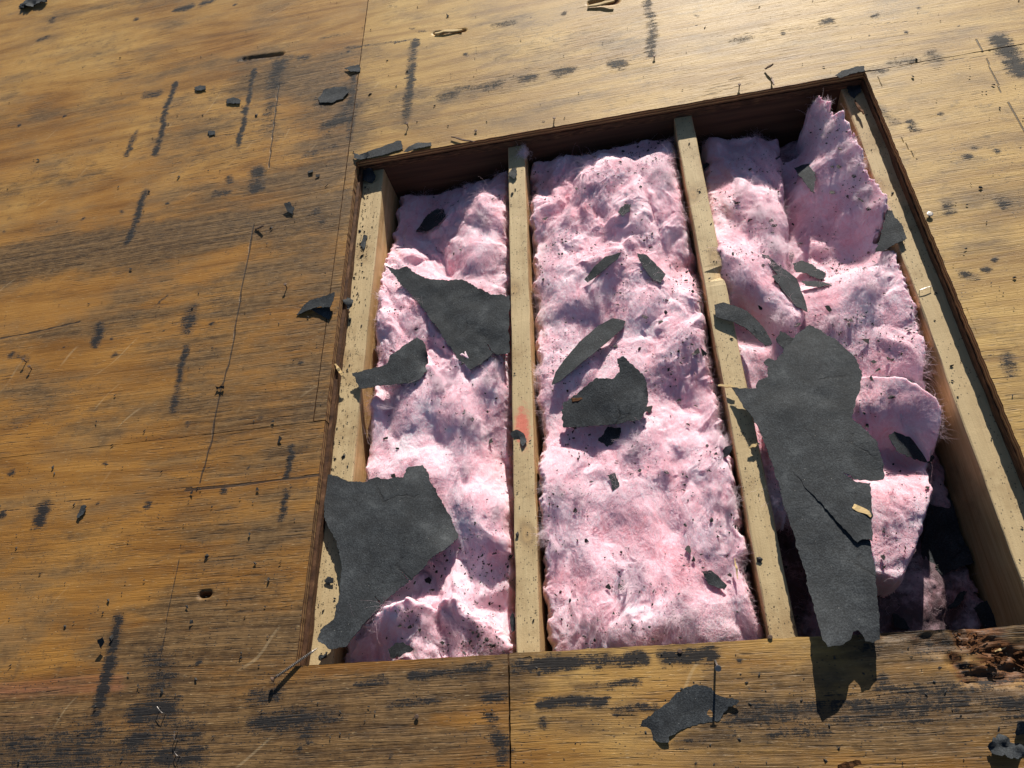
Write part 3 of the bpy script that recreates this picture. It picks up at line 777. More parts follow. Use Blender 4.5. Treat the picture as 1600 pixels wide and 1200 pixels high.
class Wool:
    def __init__(self, label, pts, poly, seed, drop=0.09, r=0.018, amp=1.0, res=0.0021, ragged=0.004, lam=2e-4, nfib=45000, parent=None, flen=1.0, floor=-0.215, mat=None):
        self.f = Field(pts, lam)
        self.poly = np.asarray(poly)[:, :2]
        self.seed, self.drop, self.r, self.amp, self.rag, self.floor = seed, drop, r, amp, ragged, floor
        lo = self.poly.min(0) - .01; hi = self.poly.max(0) + .01
        X = np.arange(lo[0], hi[0], res); Y = np.arange(lo[1], hi[1], res)
        xx, yy = np.meshgrid(X, Y, indexing='ij')
        d = self.sd(xx, yy)
        zz = self.h(xx, yy, d)
        ny = len(Y)
        k = d > -0.004
        cell = k[:-1, :-1] & k[1:, :-1] & k[1:, 1:] & k[:-1, 1:]
        i, j = np.nonzero(cell)
        Q = np.stack([i * ny + j, (i + 1) * ny + j, (i + 1) * ny + j + 1, i * ny + j + 1], 1)
        # sideways pull so that lumps lean and overlap a little
        ox = 0.0105 * fbm(xx * 26, yy * 26, seed + 5, 3, .4) * self.amp; oy = 0.0105 * fbm(xx * 26, yy * 26, seed + 6, 3, .4) * self.amp
        V = np.stack([xx + ox, yy + oy, zz], -1).reshape(-1, 3)
        use, inv = np.unique(Q, return_inverse=True)
        self.root = empty('insulation_batt', (0, 0, 0))
        tag(self.root, label, 'insulation', 'pink insulation in the rafter bays')
        self.ob = fast_mesh('wool_body', V[use], inv.reshape(Q.shape), mat or WOOL, self.root)
        WOOLS.append(self)
        self.todo = (nfib, flen, X, Y, zz, d)

    def sd(self, x, y):
        w = self.rag * fbm(x * 60, y * 60, self.seed + 40, 4, 0.58) * 2.2
        return poly_sdf(x, y, self.poly) + w

    def h(self, x, y, d=None):
        if d is None: d = self.sd(x, y)
        s = self.seed
        z = self.f(x, y)
        a = self.amp
        wx = x + 0.050 * fbm(x * 6.5, y * 6.5, s + 1, 3, .45); wy = y + 0.050 * fbm(x * 6.5, y * 6.5, s + 2, 3, .45)
        # folds run mostly along the bay and swing about
        ang = 0.35 * math.sin(s * 1.7)
        u = -wx * np.sin(ang) + wy * np.cos(ang); v = wx * np.cos(ang) + wy * np.sin(ang)
        z = z + a * 0.037 * (puff(v * 9.5, u * 5.2, s + 3) - 0.52)
        torn = np.clip(2.6 * vn(x * 7 + 3, y * 7, s + 21) - 0.60, 0.25, 1.35)      # torn here, smooth there
        wx2 = wx + 0.012 * fbm(x * 24, y * 24, s + 8, 3); wy2 = wy + 0.012 * fbm(x * 24, y * 24, s + 9, 3)
        u2 = -wx2 * np.sin(ang) + wy2 * np.cos(ang); v2 = wx2 * np.cos(ang) + wy2 * np.sin(ang)
        z = z + a * torn * 0.0145 * (puff(v2 * 27, u2 * 14, s + 4) - 0.45)
        z = z + a * (0.25 + 0.75 * torn) * 0.0090 * fbm(v2 * 28, u2 * 18, s + 10, 5, 0.48)
        z = z + a * (0.3 + torn) * 0.0011 * (1 - np.abs(fbm(v2 * 85, u2 * 30, s + 13, 3, .55)) * 2.4)
        e = np.clip(1 - d / self.r, 0, 1.3)
        z = z - self.drop * (1 - np.sqrt(np.clip(1 - np.minimum(e, 1) ** 2, 0, 1))) - 0.05 * np.clip(e - 1, 0, 1)
        return np.maximum(z, self.floor)

    def fibres(self, n, flen, X, Y, zz, d):
        rg = np.random.default_rng(self.seed)
        nx, ny = zz.shape
        cand = rg.integers(0, [nx - 2, ny - 2], size=(int(n * 2.5), 2)) + 1
        keep = d[cand[:, 0], cand[:, 1]] > 0.002
        keep &= (d[cand[:, 0], cand[:, 1]] > 0.014) | (rg.uniform(0, 1, len(cand)) < .2)
        keep &= uncovered(X[cand[:, 0]], Y[cand[:, 1]], zz[cand[:, 0], cand[:, 1]])
        c = cand[keep][:n]
        n = len(c)
        i, j = c[:, 0], c[:, 1]
        res = X[1] - X[0]
        x = X[i] + rg.uniform(-res, res, n); y = Y[j] + rg.uniform(-res, res, n); z = zz[i, j]
        gx = (zz[i + 1, j] - zz[i - 1, j]) / (2 * res); gy = (zz[i, j + 1] - zz[i, j - 1]) / (2 * res)
        nl = np.sqrt(1 + gx ** 2 + gy ** 2)
        N = np.stack([-gx / nl, -gy / nl, 1 / nl], 1)
        ang = 6.5 * fbm(x * 7, y * 7, self.seed + 31, 3) + 1.3 * fbm(x * 40, y * 40, self.seed + 32, 2) + rg.normal(0, .38, n)
        T = np.stack([np.cos(ang), np.sin(ang), np.zeros(n)], 1)
        T -= (T * N).sum(1)[:, None] * N
        T /= np.linalg.norm(T, axis=1)[:, None] + 1e-9
        dense = np.clip(vn(x * 22, y * 22, self.seed + 33) * 2.0 - 0.35, 0.15, 1.5)
        ln = flen * rg.gamma(2.2, 0.0048, n) * (0.55 + dense) + 0.003
        lift = rg.uniform(0.0, 0.42, n) ** 1.8 * (0.4 + dense)
        m = 6
        P = np.zeros((n, m, 3))
        p = np.stack([x, y, z - 0.0006], 1)
        B = np.cross(N, T)
        turn = rg.normal(0, .55, n)
        D = T * np.cos(lift)[:, None] + N * np.sin(lift)[:, None]
        for k in range(m):
            P[:, k] = p
            p = p + D * (ln / (m - 1))[:, None]
            D = D + B * (turn * .45 + rg.normal(0, .28, n))[:, None] + N * rg.normal(-.10, .16, n)[:, None]
            D /= np.linalg.norm(D, axis=1)[:, None]
        hair('fibres', P, rg.uniform(0.00007, 0.00016, n), FIBRE, self.root)


def hair(name, P, rad, mat, parent):
    n, m = P.shape[:2]
    hc = bpy.data.hair_curves.new(name)
    hc.add_curves([m] * n)
    hc.attributes['position'].data.foreach_set('vector', P.astype(np.float32).ravel()) if 'position' in hc.attributes else hc.position_data.foreach_set('vector', P.astype(np.float32).ravel())
    a = hc.attributes.get('radius') or hc.attributes.new('radius', 'FLOAT', 'POINT')
    tap = np.linspace(1.0, 0.45, m)
    a.data.foreach_set('value', (rad[:, None] * tap[None, :]).astype(np.float32).ravel())
    hc.materials.append(mat)
    o = bpy.data.objects.new(name, hc)
    COL.objects.link(o)
    o.parent = parent
    o['kind'] = 'stuff'
    return o


FELTS = []


def uncovered(x, y, z):
    k = np.ones(x.shape, bool)
    for (poly, a, b, c) in FELTS:
        lo = poly.min(0) - .004; hi = poly.max(0) + .004
        m = (x > lo[0]) & (x < hi[0]) & (y > lo[1]) & (y < hi[1])
        if not m.any(): continue
        xs, ys, zs = x[m], y[m], z[m]
        cov = (poly_sdf(xs, ys, poly) > -.002) & (zs > a * xs + b * ys + c - .05)
        k[m] &= ~cov
    return k


def surf(u, v, z0=-0.06):
    """where the survey ray meets the highest wool surface; None when it meets none"""
    d = ray(u, v)
    zs = np.linspace(0.03, -0.22, 251)
    k = (zs - CP[2]) / d[2]
    x = CP[0] + k * d[0]; y = CP[1] + k * d[1]
    best = None
    for w in WOOLS:
        sdv = w.sd(x, y)
        hh = np.where(sdv > 0.002, w.h(x, y, sdv), -1)
        below = np.nonzero(hh >= zs)[0]
        if len(below) and (best is None or below[0] < best[0]): best = (below[0], w)
    if best is None: return None
    i = best[0]
    return np.array([x[i], y[i], zs[i]])


def rx(x0, y):      # rafter side at y
    return x0 + SK * y


BAY1 = [(rx(.060, 0) + .004, -.004), (rx(.386, 0) - .006, -.004), (rx(.386, -1.3) - .006, -1.30), (rx(.060, -1.3) + .003, -1.30)]
w1 = Wool('pink insulation filling the left bay, ragged at its lower end',
          [(612, 310, -.135), (680, 318, -.145), (730, 305, -.135), (780, 280, -.110), (640, 360, -.135), (690, 370, -.142), (715, 345, -.115), (750, 330, -.070), (780, 330, -.075), (600, 400, -.105), (620, 430, -.090), (690, 430, -.120), (660, 410, -.125),
           (740, 410, -.062), (770, 420, -.075), (615, 500, -.062), (680, 520, -.075), (600, 560, -.072), (690, 570, -.080), (770, 570, -.075), (620, 640, -.056), (660, 650, -.055), (705, 600, -.060), (690, 690, -.078), (735, 640, -.058), (780, 650, -.085),
           (600, 700, -.066), (650, 720, -.070), (720, 720, -.066), (750, 770, -.055), (790, 760, -.10), (760, 850, -.055), (730, 880, -.085), (700, 850, -.088), (790, 900, -.09), (650, 930, -.085), (620, 952, -.048), (670, 965, -.052), (600, 975, -.058), (560, 1000, -.066), (640, 990, -.085), (700, 945, -.056), (720, 975, -.058), (750, 990, -.062), (780, 960, -.085), (620, 1020, -.075), (700, 1020, -.08), (790, 1010, -.085), (600, 850, -.08), (580, 900, -.085), (560, 800, -.08), (740, 1060, -.1), (560, 1080, -.1)],
          BAY1, 101, nfib=48000)
BAY2 = [(rx(.427, 0) + .003, -.003), (rx(.794, 0) - .004, -.003), (rx(.794, -1.3) - .004, -1.30), (rx(.427, -1.3) + .004, -1.30)]
w2 = Wool('pink insulation filling the middle bay, lumpy and fully sunlit',
          [(840, 262, -.10), (930, 240, -.095), (1040, 215, -.10), (850, 300, -.10), (900, 282, -.058), (950, 285, -.046), (1000, 300, -.05), (1030, 262, -.058), (1060, 270, -.066), (960, 330, -.045), (890, 330, -.055), (910, 372, -.078), (860, 350, -.055), (990, 370, -.056), (1060, 350, -.075), (1070, 420, -.085),
           (860, 420, -.058), (920, 430, -.060), (980, 410, -.05), (1010, 440, -.06), (1060, 450, -.062), (850, 500, -.075), (890, 480, -.058), (930, 520, -.068), (1000, 520, -.056), (1060, 510, -.050), (1100, 540, -.058), (860, 560, -.070), (900, 600, -.07), (960, 600, -.062), (1050, 590, -.072), (1100, 600, -.075), (1060, 650, -.085), (1110, 660, -.066), (860, 640, -.066), (880, 690, -.075), (940, 690, -.07), (1000, 690, -.07), (960, 720, -.08), (1040, 720, -.058), (1100, 720, -.055),
           (870, 750, -.05), (905, 760, -.06), (940, 770, -.07), (1000, 800, -.055), (1080, 780, -.056), (1140, 790, -.07), (860, 840, -.046), (900, 850, -.062), (955, 850, -.082), (1010, 850, -.052), (1070, 850, -.055), (1140, 860, -.062), (880, 920, -.066), (930, 900, -.06), (960, 930, -.075), (1030, 910, -.05), (1090, 930, -.062), (1150, 930, -.06), (1180, 960, -.075), (880, 985, -.062), (950, 980, -.058), (1010, 970, -.052), (1080, 980, -.056), (1150, 985, -.066), (950, 1060, -.1), (1150, 1060, -.1)],
          BAY2, 202, nfib=60000)
# right bay: remains deep down first, then what lies over them
BAY3 = [(rx(.836, 0) + .003, -.003), (rx(1.176, 0) - .004, -.003), (rx(1.176, -1.3) - .004, -1.30), (rx(.836, -1.3) + .004, -1.30)]
w3 = Wool('insulation coloured dark for shade, deep in the lower right of the right bay',
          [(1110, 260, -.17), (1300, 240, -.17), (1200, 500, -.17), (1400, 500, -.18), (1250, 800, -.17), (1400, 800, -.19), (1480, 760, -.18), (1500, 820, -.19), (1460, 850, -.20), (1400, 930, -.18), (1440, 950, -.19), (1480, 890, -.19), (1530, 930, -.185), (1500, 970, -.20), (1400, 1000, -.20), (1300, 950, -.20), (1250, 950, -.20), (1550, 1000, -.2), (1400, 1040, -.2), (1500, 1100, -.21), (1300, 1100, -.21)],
          BAY3, 303, nfib=7000, drop=.03, amp=1.0, res=.003, mat=WOOL_SHADE)


def pw(lst, z):
    return [at(q[0], q[1], q[2] if len(q) > 2 else z)[:2] for q in lst]


w4 = Wool('torn pink insulation in the upper left of the right bay, fluffed white on top',
          [(1110, 225, -.125), (1180, 212, -.122), (1215, 225, -.135), (1110, 280, -.120), (1160, 270, -.110), (1205, 290, -.115), (1130, 330, -.085), (1170, 320, -.066), (1210, 350, -.068), (1220, 290, -.115), (1120, 365, -.082), (1160, 375, -.072), (1205, 395, -.076), (1118, 395, -.056), (1140, 425, -.046), (1165, 450, -.044), (1200, 475, -.048), (1235, 500, -.056), (1230, 440, -.105), (1250, 500, -.075), (1150, 490, -.100), (1180, 520, -.110), (1155, 545, -.075), (1165, 575, -.064), (1190, 590, -.080), (1230, 380, -.12), (1190, 700, -.08), (1200, 780, -.056), (1230, 800, -.066)],
          pw([(1095, 195), (1222, 190), (1232, 300), (1240, 400), (1262, 490), (1240, 560), (1215, 620), (1212, 700), (1232, 790), (1220, 815), (1180, 790), (1165, 690), (1150, 600), (1118, 470), (1105, 340)], -.08),
          404, nfib=22000, drop=.07, amp=.75, lam=8e-5)
w5 = Wool('thick pink insulation batt with a ragged right edge in the right bay',
          [(1228, 232, -.135), (1252, 226, -.125), (1272, 180, -.052), (1294, 200, -.038), (1313, 230, -.034), (1333, 264, -.036), (1353, 300, -.040), (1368, 338, -.048), (1240, 290, -.140), (1276, 262, -.078), (1298, 302, -.078), (1318, 335, -.080), (1250, 350, -.145), (1290, 350, -.125), (1345, 372, -.092), (1270, 410, -.138), (1310, 395, -.120), (1290, 440, -.125), (1350, 400, -.088),
           (1380, 408, -.040), (1345, 425, -.050), (1310, 450, -.066), (1280, 475, -.080), (1400, 450, -.044), (1360, 480, -.052), (1320, 500, -.066), (1425, 510, -.050), (1380, 540, -.058), (1440, 570, -.060), (1400, 580, -.066), (1350, 570, -.075), (1445, 605, -.080), (1280, 540, -.09), (1330, 640, -.11)],
          pw([(1222, 205), (1250, 208), (1256, 182, -.06), (1264, 168, -.055), (1282, 170, -.05), (1324, 206, -.035), (1352, 262, -.035), (1374, 298, -.04), (1388, 335, -.045), (1378, 372), (1390, 398), (1412, 440), (1440, 520), (1448, 580), (1452, 615), (1400, 640), (1340, 650), (1280, 620), (1240, 540), (1240, 430), (1226, 310)], -.06),
          505, nfib=26000, drop=.085, r=.011, amp=.62, ragged=.0045, lam=4e-5)
w6 = Wool('folded pink insulation slab beside the largest felt scrap, over the dark gap',
          [(1335, 612, -.062), (1370, 615, -.050), (1410, 632, -.046), (1460, 655, -.052), (1330, 650, -.066), (1400, 655, -.062), (1450, 680, -.068), (1340, 700, -.105), (1400, 702, -.112), (1450, 722, -.105), (1370, 760, -.075), (1420, 760, -.072), (1455, 760, -.078), (1380, 820, -.066), (1430, 820, -.070), (1375, 880, -.072), (1410, 890, -.078), (1300, 800, -.09), (1300, 700, -.1)],
          pw([(1290, 600), (1340, 596), (1400, 604), (1455, 632), (1472, 652), (1470, 690), (1462, 720), (1458, 770), (1440, 835), (1418, 905), (1400, 914), (1362, 904), (1300, 895), (1290, 760)], -.075),
          606, nfib=9000, drop=.075, r=.009, amp=.45, ragged=.0014, lam=4e-5)


w7 = Wool('crumpled loose clump of pink insulation at the lower end of the left bay',
          [(530, 1035, -.062), (560, 1005, -.052), (600, 975, -.040), (640, 955, -.036), (680, 955, -.046), (620, 1000, -.060), (660, 1000, -.064), (705, 945, -.036), (730, 965, -.036), (760, 985, -.046), (700, 985, -.062), (740, 1010, -.060), (790, 1010, -.062), (580, 1035, -.060), (650, 1035, -.064), (720, 1035, -.064)],
          pw([(522, 1030), (545, 1004), (575, 972), (612, 950), (650, 940), (682, 950), (694, 934), (716, 932), (745, 955), (782, 985), (798, 1005), (800, 1060), (520, 1060)], -.05),
          707, nfib=7000, drop=.045, r=.012, amp=.75, ragged=.005, lam=4e-5)


# white tufts pulled up here and there: extra pale fibres on their batts, in strands that share a curl
def tuft(w, u, v, rad, n, length, z=None, lift=0.8):
    c = surf(u, v) if z is None else None
    if c is None: c = at(u, v, z if z is not None else -.06)
    z0 = z
    rg = np.random.default_rng(int(u * 7 + v))
    m = 9
    ng = max(5, n // 45)
    gi = rg.integers(0, ng, n)
    ga = rg.uniform(0, 2 * math.pi, ng); gr = rad * np.sqrt(rg.uniform(0, 1, ng))
    spread = rg.gamma(2.0, .0016, ng)
    x = (c[0] + gr * np.cos(ga))[gi] + rg.normal(0, 1, n) * spread[gi]; y = (c[1] + gr * np.sin(ga))[gi] + rg.normal(0, 1, n) * spread[gi]
    sdv = w.sd(x, y); z = np.where(sdv > .004, w.h(x, y, sdv), c[2] - .004)
    z = np.clip(z, c[2] - .02, c[2] + .012)
    p = np.stack([x, y, z - .001], 1)
    gd = np.stack([rg.normal(0, .8, ng), rg.normal(0, .8, ng), rg.uniform(.05, lift, ng)], 1)
    D = gd[gi] + rg.normal(0, .20, (n, 3))
    D /= np.linalg.norm(D, axis=1)[:, None]
    L = (length * rg.uniform(.7, 1.7, ng))[gi] * rg.uniform(.4, 1.1, n)
    P = np.zeros((n, m, 3))
    gb = rg.normal(0, .45, (ng, 3))
    bend = gb[gi] + rg.normal(0, .16, (n, 3))
    for k in range(m):
        P[:, k] = p
        p = p + D * (L / (m - 1))[:, None]
        D = D + bend * .6 + rg.normal(0, .10, (n, 3)); D[:, 2] -= .04
        D /= np.linalg.norm(D, axis=1)[:, None]
    ok = uncovered(P[:, 0, 0], P[:, 0, 1], P[:, 0, 2]) & uncovered(P[:, 5, 0], P[:, 5, 1], P[:, 5, 2])
    if z0 is not None: ok[:] = True
    hair('fibres', P[ok], rg.uniform(.00009, .0002, n)[ok], FIBRE_W, w.root)


def all_tufts():
  for args in ((w2, 815, 238, .008, 700, .016, -.032), (w2, 868, 765, .022, 900, .026), (w2, 866, 835, .022, 900, .024), (w2, 1035, 275, .026, 1900, .026), (w2, 985, 265, .010, 500, .022), (w2, 905, 770, .02, 700, .026), (w2, 840, 590, .016, 800, .022), (w2, 960, 500, .02, 600, .024), (w2, 1120, 690, .02, 1100, .030), (w2, 990, 700, .022, 900, .028),
             (w2, 880, 340, .03, 900, .022), (w2, 930, 460, .03, 900, .026), (w2, 1060, 950, .03, 900, .03), (w2, 1000, 900, .03, 900, .03), (w2, 1120, 780, .03, 800, .028),
             (w1, 650, 510, .022, 900, .022), (w1, 690, 600, .024, 1300, .026), (w1, 740, 660, .022, 900, .022), (w1, 615, 620, .028, 1100, .024), (w1, 770, 590, .02, 800, .024), (w1, 755, 340, .02, 800, .024), (w1, 730, 730, .02, 700, .022), (w1, 610, 470, .02, 600, .02), (w1, 770, 800, .018, 700, .022), (w1, 650, 965, .024, 500, .012),
             (w4, 1190, 330, .028, 1700, .032), (w4, 1160, 300, .018, 900, .028), (w4, 1210, 380, .022, 1100, .030), (w4, 1215, 775, .020, 1500, .032), (w4, 1150, 440, .02, 800, .022), (w4, 1225, 490, .016, 700, .022), (w4, 1205, 800, .018, 1100, .030),
             (w5, 1280, 172, .016, 1100, .016), (w5, 1300, 200, .016, 1100, .015), (w5, 1320, 230, .018, 1200, .015), (w5, 1336, 260, .016, 1000, .015), (w5, 1352, 300, .018, 1200, .014), (w5, 1366, 330, .016, 900, .014), (w5, 1350, 440, .024, 900, .028), (w5, 1300, 510, .018, 700, .022), (w5, 1380, 410, .018, 600, .016), (w6, 1400, 790, .03, 600, .014), (w6, 1400, 640, .02, 300, .012)):
    tuft(args[0], args[1], args[2], args[3], int(args[4] * .85), *args[5:])


# ------------------------------------------------------------------ felt scraps
def jag(P, step, amp, rg):
    """torn outline: divide each side and push the new points in and out"""
    out = []
    n = len(P)
    ph = rg.uniform(0, 100)
    run = 0.0
    for i in range(n):
        a = P[i]; b = P[(i + 1) % n]
        e = b - a; l = np.linalg.norm(e)
        k = max(1, int(l / step))
        nr = np.array([-e[1], e[0]]) / (l + 1e-9)
        for j in range(k):
            t = j / k
            q = a + e * t
            s = run + l * t
            w = amp * (fbm(np.array(s * 55.0 + ph), np.array(ph), 3, 2) * 1.3 + fbm(np.array(s * 260.0 + ph), np.array(ph + 5), 4, 2) * 1.3)
            if j == 0: w *= .4
            out.append(q + nr * float(w))
        run += l
    return np.array(out)


def felt(name, label, px, plane=None, z=None, lift=0.004, thick=0.0013, amp=0.0017, step=0.0030, warp=0.003, curl=(), cat='felt scrap', group='torn felt scraps', mat=None, seed=None, grid=0.009, rough=0.30):
    """px: survey outline; plane = three (u, v, z) anchors, z = level height, or neither to rest on the wool.
    curl: list of (u, v, radius m, dz m)"""
    rg = np.random.default_rng(seed if seed is not None else int(px[0][0] * 13 + px[0][1]))
    if plane:
        A = np.array([at(*q) for q in plane])
        a, b, c = np.linalg.solve(np.c_[A[:, :2], np.ones(3)], A[:, 2])
    elif z is not None:
        a = b = 0.0; c = z
    else:
        S = [surf(u, v) for u, v in px] + [surf(*np.mean(px, 0))]
        S = np.array([s for s in S if s is not None])
        if len(S) < 3:
            a = b = 0.0; c = -.05
        else:
            G = np.c_[S[:, :2] - S[:, :2].mean(0), np.ones(len(S))]
            Gt = G.T @ G + np.diag([2e-4, 2e-4, 0]) * len(S)
            co = np.linalg.solve(Gt, G.T @ S[:, 2])
            a, b = co[0], co[1]
            res = S[:, 2] - G @ co
            c = co[2] - a * S[:, 0].mean() - b * S[:, 1].mean() + lift + 0.4 * max(0.0, res.max())
    P = np.array([on_plane(u, v, a, b, c)[:2] for u, v in px])
    if np.sum(P[:, 0] * np.roll(P[:, 1], -1) - np.roll(P[:, 0], -1) * P[:, 1]) < 0: P = P[::-1]
    Jp = jag(P, step, amp, rg)
    FELTS.append((Jp, a, b, c))
    lo, hi = Jp.min(0), Jp.max(0)
    size = float(np.max(hi - lo))
    grid = min(grid, size / 4)
    gx, gy = np.meshgrid(np.arange(lo[0], hi[0], grid), np.arange(lo[1], hi[1], grid))
    q = np.stack([gx.ravel(), gy.ravel()], 1) + rg.uniform(-.2, .2, (gx.size, 2)) * grid
    q = q[poly_sdf(q[:, 0], q[:, 1], Jp) > grid * .45]
    allp = np.concatenate([Jp, q])
    n0 = len(Jp)
    vs, es, fs, ov, oe, of = delaunay_2d_cdt([Vector(v) for v in allp], [(i, (i + 1) % n0) for i in range(n0)], [], 1, 1e-6)
    vv = np.array([[v.x, v.y] for v in vs])
    zz = a * vv[:, 0] + b * vv[:, 1] + c
    k = 1.0 / max(size, .03)
    zz = zz + warp * fbm(vv[:, 0] * k * 2.2 + 3, vv[:, 1] * k * 2.2, int(rg.integers(1, 900)), 2) + warp * rough * fbm(vv[:, 0] * 40, vv[:, 1] * 40, 8, 3)
    for (u, v, r, dzz) in curl:
        cc = on_plane(u, v, a, b, c)[:2]
        dd = np.hypot(vv[:, 0] - cc[0], vv[:, 1] - cc[1])
        zz = zz + dzz * np.clip(1 - dd / r, 0, 1) ** 1.6
    tri = [tuple(f) for f in fs]
    nrm_z = []
    fixed = []
    for f in tri:
        p0, p1, p2 = (vv[i] for i in f[:3])
        cr = (p1[0] - p0[0]) * (p2[1] - p0[1]) - (p1[1] - p0[1]) * (p2[0] - p0[0])
        fixed.append(f if cr > 0 else f[::-1])
    n = len(vv)
    cx, cy, cz = vv[:, 0].mean(), vv[:, 1].mean(), zz.min()
    top = np.c_[vv, zz]; bot = np.c_[vv, zz - thick]
    V = np.concatenate([top, bot]) - np.array([cx, cy, cz])
    F = list(fixed) + [tuple(n + i for i in f[::-1]) for f in fixed]
    cnt = {}; extra = []
    for f in fixed:
        for i in range(len(f)):
            cnt[(f[i], f[(i + 1) % len(f)])] = 1
    for (i, j) in list(cnt):
        if (j, i) not in cnt:
            k0 = len(V) + len(extra)
            extra += [V[j], V[i], V[n + i], V[n + j]]
            F.append((k0, k0 + 1, k0 + 2, k0 + 3))
    V = np.concatenate([V, np.array(extra)])
    o = mesh_obj(name, V, F, mat or FELT)
    me = o.data
    o.location = (cx, cy, cz)
    me.polygons.foreach_set('use_smooth', [i < len(fixed) for i in range(len(F))])
    tag(o, label, cat, group)
    return o


felt('felt_scrap', 'large torn triangular felt scrap against the second rafter in the left bay',
     [(603, 416), (622, 421), (636, 417), (652, 429), (672, 437), (700, 438), (722, 436), (746, 449), (770, 459), (797, 461), (795, 500), (796, 552), (777, 553), (770, 548), (755, 528), (746, 500), (745, 500.3), (753.6, 529), (769, 550), (752, 568), (735, 577), (712, 556), (690, 521), (660, 481), (632, 449)],
     plane=[(610, 420, -.046), (796, 500, -.034), (735, 575, -.040)], warp=.007, curl=[(797, 560, .05, .006), (745, 470, .05, -.005)])
felt('felt_scrap', 'medium felt scrap overhanging the left rafter, its right end folded down',
     [(550, 583), (604, 569), (612, 554), (634, 539), (652, 527), (661, 533), (667, 546), (666, 578), (655, 592), (640, 598), (600, 601), (562, 607)],
     plane=[(552, 590, -.020), (612, 555, -.028), (640, 598, -.034)], warp=.003, curl=[(672, 565, .032, -.022)])
felt('felt_scrap', 'large square-topped felt scrap across the left rafter in the lower left of the opening',
     [(500, 745), (513, 742), (525, 744), (545, 752), (570, 753), (588, 746), (605, 749), (630, 746), (636, 730), (658, 724), (665, 735), (680, 768), (698, 798), (712, 824), (706, 846), (680, 868), (660, 890), (640, 906), (627, 893), (626, 894), (638, 908), (620, 921), (594, 945), (585, 930), (584, 931), (592, 947), (560, 985), (540, 1010), (515, 1015), (497, 1000), (501, 985), (521, 969), (530, 935), (535, 890), (527, 845), (509, 815)],
     plane=[(505, 750, -.024), (690, 850, -.034), (515, 1005, -.012)], warp=.006, curl=[(735, 800, .095, -.055), (660, 720, .05, -.012), (500, 742, .03, .006), (500, 1012, .03, .010)])
felt('felt_scrap', 'dark leaf-shaped felt scrap in the shaded top of the left bay',
     [(650, 361), (660, 348), (668, 336), (683, 326), (694, 327), (696, 338), (684, 352), (667, 361)], lift=.006)
felt('felt_scrap', 'long leaf-shaped felt scrap in the middle bay',
     [(862, 601), (868, 582), (880, 565), (905, 535), (935, 508), (958, 497), (977, 501), (974, 512), (940, 541), (905, 571), (876, 595)], lift=.010, warp=.003, amp=.0006)
felt('felt_scrap', 'notched felt scrap carrying splinters in the centre of the middle bay',
     [(879, 632), (905, 611), (930, 590), (945, 592), (958, 590), (968, 580), (964, 560), (974, 555), (990, 570), (1005, 584), (1013, 606), (1012, 640), (1000, 656), (960, 662), (920, 665), (880, 668)],
     lift=.022, warp=.004, curl=[(1022, 620, .03, -.014)])
felt('felt_scrap', 'narrow felt strip with a pointed end in the upper middle bay', [(913, 436), (928, 418), (945, 401), (970, 394), (966, 403), (930, 432), (918, 441)], lift=.010, amp=.0005)
felt('felt_scrap', 'grey-green felt strip tilted down to the right in the upper middle bay', [(995, 396), (1010, 398), (1040, 427), (1032, 443), (1020, 436), (1004, 416)], lift=.010, amp=.0007)
felt('felt_scrap', 'small felt flake on the highest lump of the middle bay', [(975, 319), (986, 317), (983, 330), (972, 339), (966, 330)], lift=.006)
felt('felt_scrap', 'oval felt flake on the pink wool near the lower right of the middle bay', [(1097, 893), (1112, 891), (1136, 914), (1132, 923), (1118, 917), (1106, 911)], lift=.007)
felt('felt_scrap', 'dark felt flake just below the notched scrap in the middle bay', [(935, 688), (950, 667), (970, 668), (968, 684), (950, 698)], lift=.004)
felt('felt_scrap', 'small upright dark felt flake low in the middle bay near its left side', [(949, 742), (961, 738), (968, 759), (957, 766), (955, 752)], lift=.004)
felt('felt_scrap', 'curved felt strip lying across the chipped rafter', [(1116, 476), (1130, 472), (1148, 478), (1167, 486), (1185, 503), (1197, 518), (1207, 537), (1196, 541), (1180, 526), (1165, 513), (1145, 503), (1119, 496)],
     plane=[(1118, 485, -.028), (1165, 497, -.022), (1205, 538, -.018)], warp=.002, amp=.0006)
felt('felt_scrap', 'dark felt flake between the curved strip and the largest scrap', [(1212, 530), (1220, 518), (1233, 524), (1244, 531), (1226, 548)], z=-.040)
FLAP = [(1150, 608, -.022), (1345, 600, -.006), (1300, 1005, .030)]
felt('felt_scrap', 'largest felt scrap, lying over the chipped rafter and the right bay',
     [(1143, 605), (1155, 607), (1172, 607), (1182, 606), (1184, 595), (1200, 588), (1201, 572), (1194, 565), (1202, 559), (1210, 563), (1222, 552), (1226, 542), (1236, 535), (1246, 520), (1266, 503), (1285, 513), (1312, 536), (1337, 560), (1347, 580), (1345, 602), (1338, 622), (1334, 644), (1331, 652), (1345, 665), (1370, 690), (1382, 724), (1381, 747), (1362, 751),
      (1336, 749), (1318, 738), (1317, 739.5), (1335, 751), (1361, 754), (1362, 800), (1364, 846), (1352, 843), (1340, 848), (1300, 806), (1262, 764), (1232, 727), (1205, 693), (1180, 660)],
     plane=[(u, v, z + .0022) for u, v, z in FLAP], warp=.003, rough=.5, step=.004, thick=.0016, curl=[(1265, 510, .08, -.012), (1382, 735, .06, -.010), (1230, 640, .05, .006), (1290, 620, .03, -.004)])
